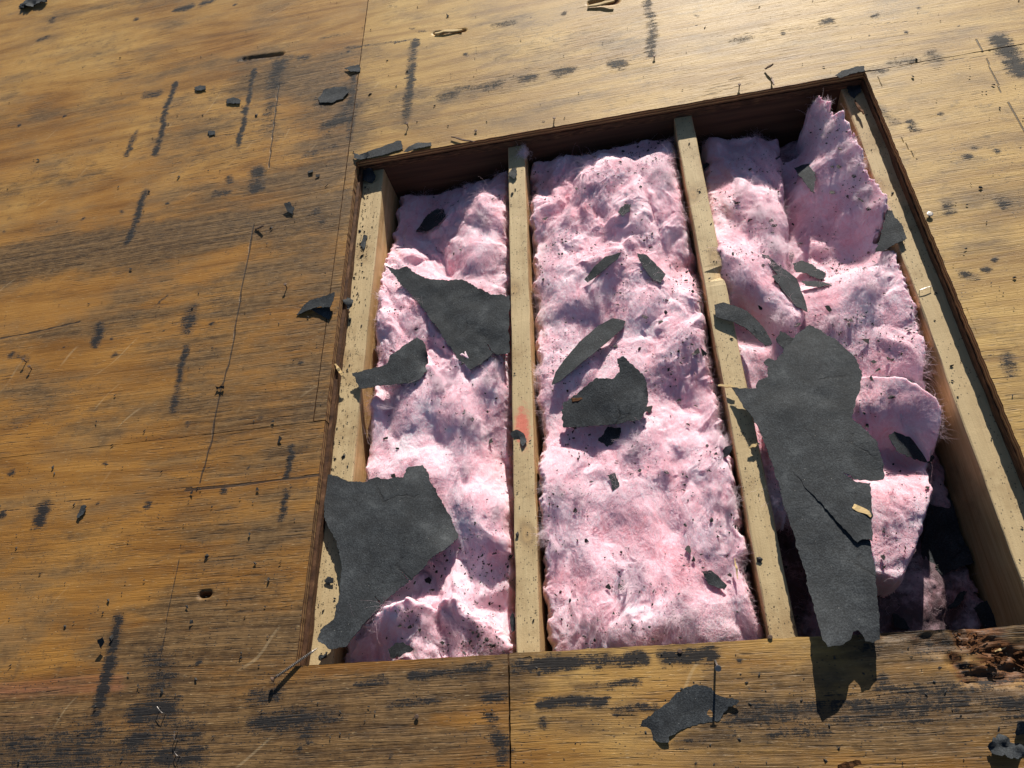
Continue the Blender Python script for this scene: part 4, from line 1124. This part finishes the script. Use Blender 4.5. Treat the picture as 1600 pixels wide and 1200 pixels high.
felt('felt_scrap', 'long felt strip under the largest scrap, reaching over the board below the opening',
     [(1181, 658), (1205, 686), (1240, 700), (1300, 760), (1345, 790), (1356, 800), (1360, 846), (1366, 880), (1372, 940), (1377, 998), (1365, 1004), (1352, 1002), (1347, 992), (1340, 985), (1332, 988), (1328, 1000), (1310, 1010), (1290, 1014), (1282, 1003), (1270, 950), (1258, 895), (1244, 848), (1226, 792), (1206, 722)],
     plane=FLAP, warp=.003, rough=.5, step=.004, thick=.0016, curl=[(1278, 1012, .10, .020), (1382, 1000, .06, -.008), (1330, 900, .06, .004)])
felt('felt_scrap', 'black triangular felt scrap on the shaded batt at the top of the right bay', [(1240, 262), (1256, 257), (1275, 255), (1274, 280), (1272, 302), (1255, 282)], lift=.006)
felt('felt_scrap', 'lowest of the overlapping felt flakes in the upper right bay', [(1190, 396), (1200, 398), (1215, 412), (1246, 436), (1258, 470), (1262, 488), (1243, 478), (1222, 452), (1206, 432), (1215, 428), (1198, 408)], lift=.006)
felt('felt_scrap', 'upper dark flake of the overlapping felt flakes in the right bay', [(1238, 412), (1252, 406), (1272, 414), (1291, 428), (1288, 437), (1262, 428), (1243, 425)], lift=.014)
felt('felt_scrap', 'thin curled felt sliver at the end of the overlapping flakes in the right bay', [(1252, 440), (1275, 439), (1300, 443), (1282, 448), (1258, 446)], lift=.012)
felt('felt_scrap', 'felt patch bridging the right batt and the right rafter', [(1386, 328), (1394, 328), (1400, 341), (1409, 349), (1418, 372), (1402, 380), (1383, 391), (1367, 394), (1373, 375), (1379, 352)],
     plane=[(1388, 330, -.026), (1416, 372, -.027), (1370, 392, -.032)], warp=.002)
felt('felt_scrap', 'black felt piece tucked above the folded slab at the right rafter', [(1356, 601), (1370, 590), (1385, 588), (1410, 590), (1436, 603), (1444, 622), (1440, 630), (1410, 617), (1380, 608)], z=-.058)
felt('felt_scrap', 'black oval felt piece in the fold of the pink slab', [(1388, 681), (1398, 675), (1420, 682), (1445, 700), (1460, 714), (1456, 725), (1430, 719), (1400, 704)], lift=.007)
felt('felt_scrap', 'broad felt scrap with a pointed tail flat on the board below the opening',
     [(997, 1140), (1008, 1124), (1022, 1111), (1048, 1094), (1066, 1077), (1085, 1070), (1100, 1071), (1112, 1074), (1122, 1086), (1140, 1091), (1155, 1096), (1150, 1101), (1138, 1104), (1134, 1112), (1126, 1125), (1092, 1131), (1060, 1143), (1045, 1150), (1046, 1160), (1025, 1158), (1006, 1150)],
     z=.0045, warp=.005, curl=[(1040, 1165, .03, .006), (1155, 1096, .03, .006)])
felt('felt_scrap', 'crumpled felt lump at the bottom right corner of the deck', [(1545, 1166), (1552, 1152), (1570, 1149), (1592, 1160), (1606, 1168), (1602, 1180), (1572, 1184), (1551, 1177)], z=.010, warp=.011, rough=1.4, grid=.004, amp=.003)
felt('felt_scrap', 'dark felt lump at the right border just above the crumpled corner lump', [(1587, 1140), (1592, 1128), (1612, 1130), (1616, 1158), (1598, 1158)], z=.012, warp=.010, rough=1.4, grid=.004, amp=.003)
felt('felt_scrap', 'folded felt scrap on the deck left of the opening', [(463, 492), (474, 476), (483, 469), (500, 464), (523, 457), (521, 470), (516, 480), (502, 478), (488, 482)], plane=[(465, 490, .003), (522, 458, .018), (500, 480, .012)], warp=.003)
felt('felt_scrap', 'shaded felt flake under the folded scrap on the deck left of the opening', [(487, 484), (500, 480), (516, 480), (518, 490), (514, 500), (500, 492)], z=.003, warp=.002)
felt('felt_scrap', 'long flat felt strip on the top left corner of the opening', [(562, 241), (590, 231), (620, 220), (626, 220), (630, 232), (604, 240), (575, 247), (560, 247)], z=.0042, warp=.002)
felt('felt_scrap', 'crinkled felt tatter at the very corner, beside the long flat strip', [(552, 238), (562, 241), (575, 238), (578, 244), (562, 248), (553, 246)], z=.009, warp=.006)
felt('felt_scrap', 'felt scrap under a bent nail on the top edge of the opening', [(631, 238), (640, 229), (652, 222), (660, 222), (672, 221), (674, 227), (655, 231), (645, 235)], z=.007, warp=.004)
felt('felt_scrap', 'rough felt patch beside the long joint above the opening', [(497, 152), (505, 140), (520, 136), (540, 136), (545, 144), (536, 154), (515, 160), (500, 160)], z=.0042, warp=.004)
felt('felt_scrap', 'narrow felt tab lying over the long joint at the top', [(538, 106), (549, 103), (562, 100), (562, 110), (548, 112)], z=.006, warp=.004)
felt('felt_scrap', 'small pale grey felt chip on the left sheet near the opening corner', [(443, 318), (452, 315), (460, 325), (458, 336), (450, 331)], plane=[(443, 318, .012), (460, 325, .006), (455, 336, .003)], warp=.001)
felt('felt_scrap', 'small oblong felt chip on the upper left sheet', [(303, 136), (312, 133), (321, 134), (322, 140), (305, 142)], z=.004, warp=.002)
felt('felt_scrap', 'small oblong felt chip to the right of its twin on the upper left sheet', [(353, 155), (366, 152), (376, 156), (375, 162), (355, 161)], z=.004, warp=.002)
felt('felt_scrap', 'tiny square felt chip on the orange part of the left sheet', [(325, 205), (335, 204), (336, 210), (327, 211)], z=.004, warp=.001)
felt('felt_scrap', 'pale crumpled felt scrap at the top left corner of the deck', [(28, 8), (40, -2), (75, -4), (70, 4), (48, 10), (34, 13)], z=.008, warp=.010, rough=1.3, grid=.006, amp=.003)
felt('felt_scrap', 'torn felt piece in the ragged wool at the lower end of the left bay', [(606, 1014), (618, 1005), (630, 1003), (640, 1008), (646, 1014), (640, 1019), (622, 1026), (610, 1028)], lift=.010)
felt('felt_scrap', 'upright felt tab casting a heart-shaped shadow on the lower left sheet', [(152, 1000), (160, 996), (163, 1003), (158, 1014)], plane=[(152, 1000, .016), (163, 1000, .014), (158, 1014, .003)], warp=.001)
felt('felt_scrap', 'bent felt tab standing on the pencil line of the left sheet', [(336, 603), (349, 601), (350, 606), (338, 608)], plane=[(336, 603, .010), (350, 602, .010), (344, 608, .002)], warp=.001)
felt('felt_scrap', 'slim felt tab on the sheet joint at the left', [(119, 808), (126, 791), (133, 790), (134, 796), (124, 809)], z=.005, warp=.002)
felt('felt_scrap', 'black felt tatter in the shaded top left corner of the opening', [(562, 272), (570, 262), (582, 266), (588, 276), (580, 284), (566, 282)], z=-.030, warp=.010)
felt('felt_scrap', 'black felt tatter on the rafter in the top right corner of the opening', [(1322, 132), (1332, 128), (1342, 131), (1346, 142), (1335, 150), (1325, 144)], z=-.030, warp=.008)
felt('felt_scrap', 'dark felt chip on the shaded end of the second rafter', [(795, 268), (800, 262), (807, 262), (808, 272), (803, 279), (797, 276)], z=-.031, warp=.003)
felt('felt_scrap', 'torn felt tuft on the red paint of the second rafter', [(797, 678), (806, 672), (818, 676), (823, 690), (816, 698), (812, 684), (800, 684)], z=-.033, warp=.004)
felt('felt_scrap', 'felt crumb on the lower part of the left rafter', [(506, 908), (512, 900), (521, 903), (521, 911), (512, 913)], z=-.033, warp=.004)
felt('felt_scrap', 'long felt flake on the crumb-covered top of the left rafter', [(563, 383), (568, 366), (573, 368), (572, 380), (568, 390)], z=-.034, warp=.002)
felt('felt_scrap', 'crumpled felt bit on the cut edge at the middle of the left rafter', [(536, 470), (542, 463), (551, 468), (550, 476), (544, 483)], z=-.016, warp=.006)
felt('felt_scrap', 'black felt scrap by the lower end of the second rafter', [(797, 968), (801, 955), (804, 960), (804, 985), (799, 990)], z=-.055)
felt('felt_scrap', 'black felt tatter at the bottom left corner of the opening beside the screw', [(485, 1030), (500, 1008), (515, 1012), (512, 1028), (498, 1034)], z=-.040, warp=.010)
felt('felt_scrap', 'black felt scrap deep in the gap beside the pink slab', [(1450, 800), (1462, 740), (1480, 760), (1500, 830), (1520, 880), (1470, 900), (1440, 870)], z=-.175, warp=.012)
felt('felt_scrap', 'black felt scrap at the bottom of the gap near the right rafter', [(1450, 930), (1480, 915), (1510, 925), (1495, 950), (1460, 955)], z=-.182, warp=.008)
felt('felt_scrap', 'black felt scrap added to darken the gap just above the board, right of the largest scrap', [(1395, 960), (1415, 935), (1440, 945), (1448, 968), (1420, 985), (1398, 980)], z=-.178, warp=.010)  # dark piece added so the overly bright gap reads as shade
felt('felt_scrap', 'black felt scrap added to darken the gap, wedged low against the right rafter', [(1520, 950), (1545, 935), (1575, 955), (1585, 985), (1540, 985)], z=-.176, warp=.010)  # second dark piece added to deepen the shade in the gap
felt('felt_scrap', 'dark felt flake against the middle of the chipped rafter in the middle bay', [(1124, 712), (1133, 698), (1146, 694), (1142, 706), (1130, 718)], plane=[(1124, 712, -.05), (1146, 694, -.026), (1130, 718, -.045)])
felt('felt_scrap', 'blackened felt strip on the top right corner of the opening', [(1305, 117), (1315, 110), (1350, 103), (1352, 110), (1330, 116), (1312, 121)], z=.0045, warp=.003)

# smaller flakes one can still count
BITS = {
    'left': ([(728, 642, 9), (765, 690, 8), (668, 905, 11), (652, 392, 9, 3.2), (665, 410, 6), (615, 745, 7), (640, 978, 6), (655, 985, 5), (690, 1005, 7), (625, 978, 5), (602, 684, 6), (707, 320, 4), (770, 310, 5, 2.5), (720, 390, 4)],
             'small black felt flake on the pink wool of the left bay'),
    'middle': ([(1075, 858, 9), (1090, 548, 8), (1098, 550, 9), (1085, 553, 5), (898, 796, 7), (952, 917, 8), (968, 915, 6), (1003, 928, 7), (1070, 820, 4), (1140, 900, 6), (916, 845, 5), (1122, 838, 4), (1008, 494, 8), (1034, 502, 8), (1040, 488, 5), (962, 540, 6), (977, 570, 6), (1060, 625, 7, 2.5), (1015, 640, 10), (895, 674, 6, 2), (922, 682, 5), (1087, 634, 5, 2.5), (1042, 738, 5), (900, 295, 4), (1000, 292, 5), (992, 335, 4), (835, 300, 8, 2), (852, 340, 8, 2), (930, 245, 6, 2.5), (1000, 735, 5), (1075, 665, 6), (1045, 577, 4), (1110, 735, 4), (960, 958, 4), (1020, 1000, 4), (986, 980, 4), (1118, 710, 5)],
                'small black felt flake on the pink wool of the middle bay'),
    'right': ([(1352, 530, 11), (1372, 578, 8, 2.5), (1365, 565, 5), (1388, 560, 5), (1362, 590, 6), (1188, 480, 8, 2.2), (1246, 508, 6), (1295, 482, 7), (1300, 300, 6), (1105, 260, 9), (1172, 345, 6, 2), (1205, 345, 6), (1210, 352, 5), (1215, 250, 7), (1310, 260, 5), (1312, 232, 5), (1345, 312, 7, 2.5), (1352, 418, 6), (1250, 380, 6), (1215, 438, 7), (1240, 350, 4), (1380, 870, 5), (1406, 735, 5), (1355, 665, 6), (1450, 762, 5), (1300, 260, 4), (1335, 275, 5), (1358, 326, 5), (1425, 480, 4), (1395, 562, 4), (1330, 500, 5)],
              'small black felt flake on the pink wool of the right bay'),
}


def flake(cx, r, asp, seed):
    rg = np.random.default_rng(seed)
    n = int(rg.integers(5, 9))
    th = np.sort(rg.uniform(0, 2 * math.pi, n))
    ang = rg.uniform(0, math.pi)
    rr = r * rg.uniform(.55, 1.1, n)
    x = rr * np.cos(th); y = rr * np.sin(th) / asp
    X = x * math.cos(ang) - y * math.sin(ang); Y = x * math.sin(ang) + y * math.cos(ang)
    t1, t2 = rg.normal(0, .25, 2)
    Z = X * t1 + Y * t2
    V = [(X[i], Y[i], Z[i]) for i in range(n)] + [(X[i] * .93, Y[i] * .93, Z[i] - .0012) for i in range(n)]
    F = [tuple(range(n)), tuple(range(2 * n - 1, n - 1, -1))] + [(i, n + i, n + (i + 1) % n, (i + 1) % n) for i in range(n)]
    return V, F


def rank_labels(lst, what, side):
    """a label for each flake: part of the bay, then its turn from the top within that part"""
    us = np.array([q[0] for q in lst]); vs = np.array([q[1] for q in lst])
    mid = np.median(us); t1, t2 = np.percentile(vs, [33, 67])
    bins = {}
    for i in np.argsort(vs):
        k = ('upper' if vs[i] < t1 else 'middle' if vs[i] < t2 else 'lower', 'left' if us[i] < mid else 'right')
        bins.setdefault(k, []).append(i)
    words = ['topmost', 'second from top', 'third from top', 'fourth from top', 'fifth from top', 'sixth from top', 'seventh from top', 'eighth from top', 'ninth from top', 'tenth from top', 'eleventh from top', 'twelfth from top']
    out = {}
    for (a_, b_), ii in bins.items():
        for r_, i in enumerate(ii):
            shape = 'thin' if len(lst[i]) > 3 and lst[i][3] >= 2 else 'small'
            out[i] = '%s black felt flake, %s %s %s, %s' % (shape, a_, b_, what, words[r_])
    return out


sd0 = 1000
for key, (lst, lab) in BITS.items():
    labs = rank_labels(lst, 'of the ' + key + ' bay', None)
    for bi, b in enumerate(lst):
        u, v, s = b[:3]; asp = b[3] if len(b) > 3 else 1.3
        p = surf(u, v)
        if p is None: continue
        dist = np.linalg.norm(p - CP)
        V, F = flake(None, s * .5 * dist / FPX * 1.75, asp, sd0); sd0 += 1
        o = mesh_obj('felt_flake', V, F, CRUMB)
        o.location = tuple(p - ray(u, v) / np.linalg.norm(ray(u, v)) * .006)
        tag(o, labs[bi], 'felt flake', 'small felt flakes, ' + key + ' bay')

DECKBITS = [(487, 268, 9), (497, 275, 7), (510, 290, 5), (233, 300, 4), (390, 835, 5), (437, 688, 9), (426, 660, 5), (300, 770, 6), (403, 765, 5), (420, 905, 5), (60, 250, 4), (205, 420, 4), (150, 660, 4), (520, 740, 5), (650, 285, 4), (700, 25, 5), (935, 290, 4)]
labs = rank_labels(DECKBITS, 'part of the deck', None)
for bi, (u, v, s) in enumerate(DECKBITS):
    p = at(u, v, .002)
    if 0 < p[0] < W_ and -L_ < p[1] < 0: continue
    V, F = flake(None, s * .5 * np.linalg.norm(p - CP) / FPX * 1.5, 1.4, sd0); sd0 += 1
    o = mesh_obj('felt_flake', V, F, CRUMB)
    o.location = tuple(p + np.array([0, 0, .002]))
    tag(o, labs[bi], 'felt flake', 'small felt flakes on the deck')


# dust of crumbs: uncountable
def crumbs(name, label, pts, rad):
    V = []; F = []
    rg = np.random.default_rng(77)
    for p in pts:
        r = rad * rg.gamma(2.0, .5)
        a = rg.uniform(0, 6.28); asp = rg.uniform(1, 2.6)
        b = len(V)
        n = 5
        for k in range(n):
            th = a + k * 6.283 / n
            q = r * rg.uniform(.6, 1.2)
            x = q * math.cos(th) * asp ** .5; y = q * math.sin(th) / asp ** .5
            V.append((p[0] + x * math.cos(a) - y * math.sin(a), p[1] + x * math.sin(a) + y * math.cos(a), p[2] + rg.normal(0, .25) * r))
        V.append((p[0], p[1], p[2] + r * .6))
        for k in range(n): F.append((b + k, b + (k + 1) % n, b + n))
    o = mesh_obj(name, V, F, CRUMB)
    return tag(o, label, 'debris', None, 'stuff')


rg = np.random.default_rng(4)
pts = []
for w, n in ((w1, 1900), (w2, 2300), (w4, 600), (w5, 1100), (w6, 160), (w3, 420), (w7, 420)):
    lo = w.poly.min(0); hi = w.poly.max(0)
    x = rg.uniform(lo[0], hi[0], n * 8); y = rg.uniform(lo[1], hi[1], n * 8)
    k = rg.uniform(0, 1, len(x)) < np.clip(2.4 * vn(x * 16, y * 16, 55) - .75, .06, 1); x, y = x[k], y[k]
    if w in (w1,):       # denser towards the ragged lower end
        k = rg.uniform(0, 1, len(y)) < np.where(y < -.98, 1.0, .35); x, y = x[k], y[k]
    d = w.sd(x, y); k = d > .008
    x, y, d = x[k][:n], y[k][:n], d[k][:n]
    z = w.h(x, y, d)
    pts += [(a, b, c + .0028) for a, b, c in zip(x, y, z)]
crumbs('felt_crumbs', 'fine black crumbs sprinkled over the pink insulation', pts, .00105)
pts = []
for (a, b, n) in ((.012, .058, 420), (.388, .424, 70), (.797, .833, 60), (1.17, 1.21, 80)):
    for _ in range(n):
        y = -rg.uniform(.02, 1.18)
        x = rg.uniform(a, b)
        if a < .1 and rg.uniform() < .6: x = a + (b - a) * rg.beta(1, 2.4); y = -abs(rg.normal(.05, .35)) if rg.uniform() < .6 else y
        if y < -1.18 or y > -.03: continue
        pts.append((x + SK * y, y, ZR + .0014))
crumbs('felt_crumbs', 'black crumbs scattered along the rafter tops', pts, .0011)
pts = []
for _ in range(2200):
    u, v = rg.uniform(0, 1600), rg.uniform(0, 1200)
    p = at(u, v, 0)
    if -.01 < p[0] < W_ + .01 and -L_ - .01 < p[1] < .01: continue
    pts.append((p[0], p[1], .0022))
crumbs('felt_crumbs', 'fine black grit scattered over the plywood deck', pts, .0011)


# ------------------------------------------------------------------ nails, staples, screw
def tube(path, rad, n=8, caps=True):
    path = [Vector(p) for p in path]
    rads = rad if isinstance(rad, (list, tuple)) else [rad] * len(path)
    V = []; F = []
    for i, p in enumerate(path):
        d = (path[min(i + 1, len(path) - 1)] - path[max(i - 1, 0)]).normalized()
        a = d.orthogonal().normalized(); b = d.cross(a)
        for k in range(n):
            t = 2 * math.pi * k / n
            V.append(p + (a * math.cos(t) + b * math.sin(t)) * rads[i])
    for i in range(len(path) - 1):
        for k in range(n):
            F.append((i * n + k, i * n + (k + 1) % n, (i + 1) * n + (k + 1) % n, (i + 1) * n + k))
    if caps:
        F.append(tuple(range(n))[::-1]); F.append(tuple((len(path) - 1) * n + k for k in range(n)))
    return V, F


def nail(label, base, tip, r=.0016, head=.0042, mat=None, bend=None, name='nail'):
    """shaft from base (in the wood) to tip, head disc at tip"""
    base = Vector(base); tip = Vector(tip)
    e = empty(name, base)
    tag(e, label, name.replace('_', ' '), 'nails and staples left in the deck')
    path = [Vector((0, 0, 0))] + ([Vector(bend) - base] if bend else []) + [tip - base]
    if not bend: path.insert(1, path[-1] * .5)
    mesh_obj('shank', *tube(path, r), mat or RUST, e, True)
    d = (path[-1] - path[-2]).normalized()
    mesh_obj('head', *tube([path[-1] - d * .0004, path[-1], path[-1] + d * .0009, path[-1] + d * .0013], [r, head, head, head * .7], 14), mat or RUST, e)
    return e


b = at(1117, 1030, 0.0)
nail('tall nail leaning from the board below the opening, its shadow crossing a felt scrap', b - np.array([0, 0, .004]), at(1122, 1044, .038), .0017, .0048, STEEL)
b = at(1117, 1030, 0.0)
NS = [((638, 199), (0, 0, .012), 'short dark nail standing above the top left corner of the opening'), ((865, 190), (.003, 0, .010), 'bent nail at the top edge of the opening near the middle'), ((1155, 137), (0, 0, .009), 'short nail at the top edge of the opening with a dark head'), ((744, 206), (0, 0, .004), 'low nail head above the top edge of the opening'),
      ((1022, 92), (.001, .001, .007), 'small nail standing on the pale sheet above the opening'), ((448, 450), (.002, .001, .012), 'small staple-like nail on the left sheet near the folded felt scrap'), ((41, 566), (.002, .001, .012), 'upper of the two bent nails at the left border'), ((49, 577), (.002, .002, .010), 'lower of the two bent nails at the left border'), ((652, 1120), (0, 0, .003), 'flat nail head in the boards below the left bay'), ((1203, 996), (0, 0, .003), 'flat nail head at the lower end of the chipped rafter'), ((1062, 1018), (0, 0, .003), 'flat nail head on the board below the middle bay, left of the tall nail')]
for (u, v), off, lab in NS:
    b = at(u, v, 0)
    nail(lab, b - np.array([0, 0, .004]), b + np.array(off), .0013, .0036, RUST)
b = at(1452, 337, 0)
e = nail('round galvanised button nail head on the sheet right of the opening', b - np.array([0, 0, .004]), b + np.array([0, 0, .0045]), .0018, .0058, STEEL)

# staples: two legs and a crown
for (u, v, z, dx, dy, hgt, lab) in ((1445, 453, ZR, .022, .006, .006, 'bright staple bridging the lit strip of the right rafter'), (255, 1110, 0, .012, -.010, .010, 'upper staple in the dark stain at the lower left'), (278, 1150, 0, .003, -.012, .010, 'middle staple of the row at the lower left'), (279, 1178, 0, .006, -.006, .008, 'lowest staple of the row at the lower left'), (968, 622, None, .018, .004, .004, 'staple lying on the notched felt scrap')):
    if z is None: z = -.045
    p = at(u, v, z)
    A = [(0, 0, -.003), (0, 0, hgt), (dx * .5, dy * .5, hgt + .0006), (dx, dy, hgt), (dx, dy, -.003)]
    o = mesh_obj('staple', *tube(A, .0008, 6), STEEL)
    o.location = tuple(p - np.array([dx / 2, dy / 2, 0]))
    tag(o, lab, 'staple', 'nails and staples left in the deck')

# long threaded screw lying over the lower left corner
p0 = at(425, 1062, .012); p1 = at(497, 1012, -.002)
axis_ = Vector(p1 - p0); Ls = axis_.length
e = empty('screw', tuple(p0)); e.rotation_euler = axis_.to_track_quat('Z', 'Y').to_euler()
tag(e, 'long threaded screw lying over the bottom left corner of the opening', 'screw')
mesh_obj('head', *tube([(0, 0, -.001), (0, 0, .0), (0, 0, .0012), (0, 0, .004)], [.0035, .0052, .0050, .002], 16), RUST, e)
mesh_obj('shank', *tube([(0, 0, .003), (0, 0, Ls * .85), (0, 0, Ls)], [.0018, .0018, .0003], 10), STEEL, e, True)
V = []; F = []
turns = 26; n = turns * 10
for i in range(n + 1):
    t = i / n; zc = Ls * (.10 + .84 * t); a = 2 * math.pi * turns * t
    rr = .0033 * min(1, (1 - t) * 6 + .25)
    V += [(.0017 * math.cos(a), .0017 * math.sin(a), zc - .0008), (rr * math.cos(a), rr * math.sin(a), zc), (.0017 * math.cos(a), .0017 * math.sin(a), zc + .0008)]
    if i: F += [(3 * i - 3, 3 * i, 3 * i + 1, 3 * i - 2), (3 * i - 2, 3 * i + 1, 3 * i + 2, 3 * i - 1)]
mesh_obj('thread', V, F, STEEL, e)


# ------------------------------------------------------------------ wood slivers
def sliver(a, b, w, t, mat, seed):
    rg = np.random.default_rng(seed)
    a = Vector(a); b = Vector(b)
    d = (b - a); l = d.length; d.normalize()
    s = d.cross(Vector((0, 0, 1))).normalized(); up = s.cross(d)
    V = []; F = []
    n = 6
    for i in range(n + 1):
        f = i / n
        ww = w * (.25 + .75 * math.sin(math.pi * min(max(f, .08), .92))) * rg.uniform(.75, 1.15)
        c = a + d * l * f + up * rg.normal(0, t * .25) + s * rg.normal(0, w * .1)
        V += [c - s * ww / 2 - up * t / 2, c + s * ww / 2 - up * t / 2, c + s * ww / 2 + up * t / 2, c - s * ww / 2 + up * t / 2]
    for i in range(n):
        for k in range(4): F.append((4 * i + k, 4 * i + (k + 1) % 4, 4 * i + 4 + (k + 1) % 4, 4 * i + 4 + k)[::-1])
    F += [(0, 1, 2, 3), (4 * n + 3, 4 * n + 2, 4 * n + 1, 4 * n)]
    return V, F


SL = [((1122, 602, -.026), (1150, 605, -.024), .006, .003, 'pale wood sliver sticking out from the upper corner of the largest felt scrap'),
      ((524, 569, -.012), (538, 591, -.016), .007, .004, 'pale wood chip on the cut edge beside the left rafter'),
      ((1170, 700, -.028), (1186, 692, -.024), .006, .003, 'small pale wood chip under the left side of the largest felt scrap'),
      ((1326, 786, .014), (1362, 806, .022), .010, .003, 'broad wood splinter lying on the largest felt scrap'),
      ((1148, 872, -.045), (1153, 905, -.045), .003, .002, 'thin wood splinter on the wool low in the middle bay'),
      ((1310, 1198, .004), (1345, 1190, .014), .010, .004, 'reddish wood splinter at the bottom border of the deck'),
      ((680, 52, .003), (722, 46, .006), .010, .004, 'raised wood splinter in the veneer crack at the top'),
      ((918, 10, .003), (960, 2, .010), .010, .004, 'curled wood splinter at the top border of the deck'),
      ((1195, 108, .004), (1208, 100, .018), .005, .003, 'twisted dark splinter above the top edge of the opening'),
      ((1206, 122, .003), (1209, 132, .014), .005, .003, 'short dark splinter just below the twisted one'),
      ((888, 628, -.040), (910, 622, -.036), .008, .004, 'shredded brown splinter on the left end of the notched felt scrap'),
      ((705, 214, .005), (742, 222, .007), .0035, .003, 'thin dark splinter over the top edge of the opening'),
      ((398, 358, .002), (412, 352, .012), .006, .003, 'small splinter standing on the left sheet with a dark shadow'),
      ((1335, 158, -.028), (1350, 178, -.024), .006, .003, 'loop of bark on the rafter in the top right corner'),
      ((1238, 385, -.05), (1100, 400, -.05), 0, 0, '')]
for i, (a, b, w, t, lab) in enumerate(SL):
    if not lab: continue
    A = at(*a); B = at(*b)
    V, F = sliver(np.zeros(3), B - A, w, t, None, 50 + i)
    o = mesh_obj('wood_splinter', V, F, RUST if 'dark' in lab else (ROTW if ('brown' in lab or 'red' in lab or 'bark' in lab) else CHIP))
    o.location = tuple(A)
    tag(o, lab, 'splinter', 'loose wood splinters')

# broken fibres of the rotten patch, pieces of the board there
rg = np.random.default_rng(91)
for i in range(90):
    u = 1640 - 175 * rg.uniform() ** 1.5; v = rg.normal(1024, 13) if rg.uniform() < .75 else rg.uniform(988, 1055)
    A = at(u, v, rg.uniform(-.016, -.003))
    L = rg.uniform(.006, .022); an = rg.normal(.1, .55)
    B = A + np.array([L * math.cos(an), L * math.sin(an), rg.uniform(-.004, .007)])
    V, F = sliver(A, B, rg.uniform(.0015, .005), rg.uniform(.001, .003), None, 300 + i)
    mesh_obj('rotten_splinter', V, F, CHIP if rg.uniform() < .05 else ROTW, deck)

# ------------------------------------------------------------------ glass fibres last, so that none grow through the felt
for w in WOOLS:
    w.fibres(*w.todo)
all_tufts()
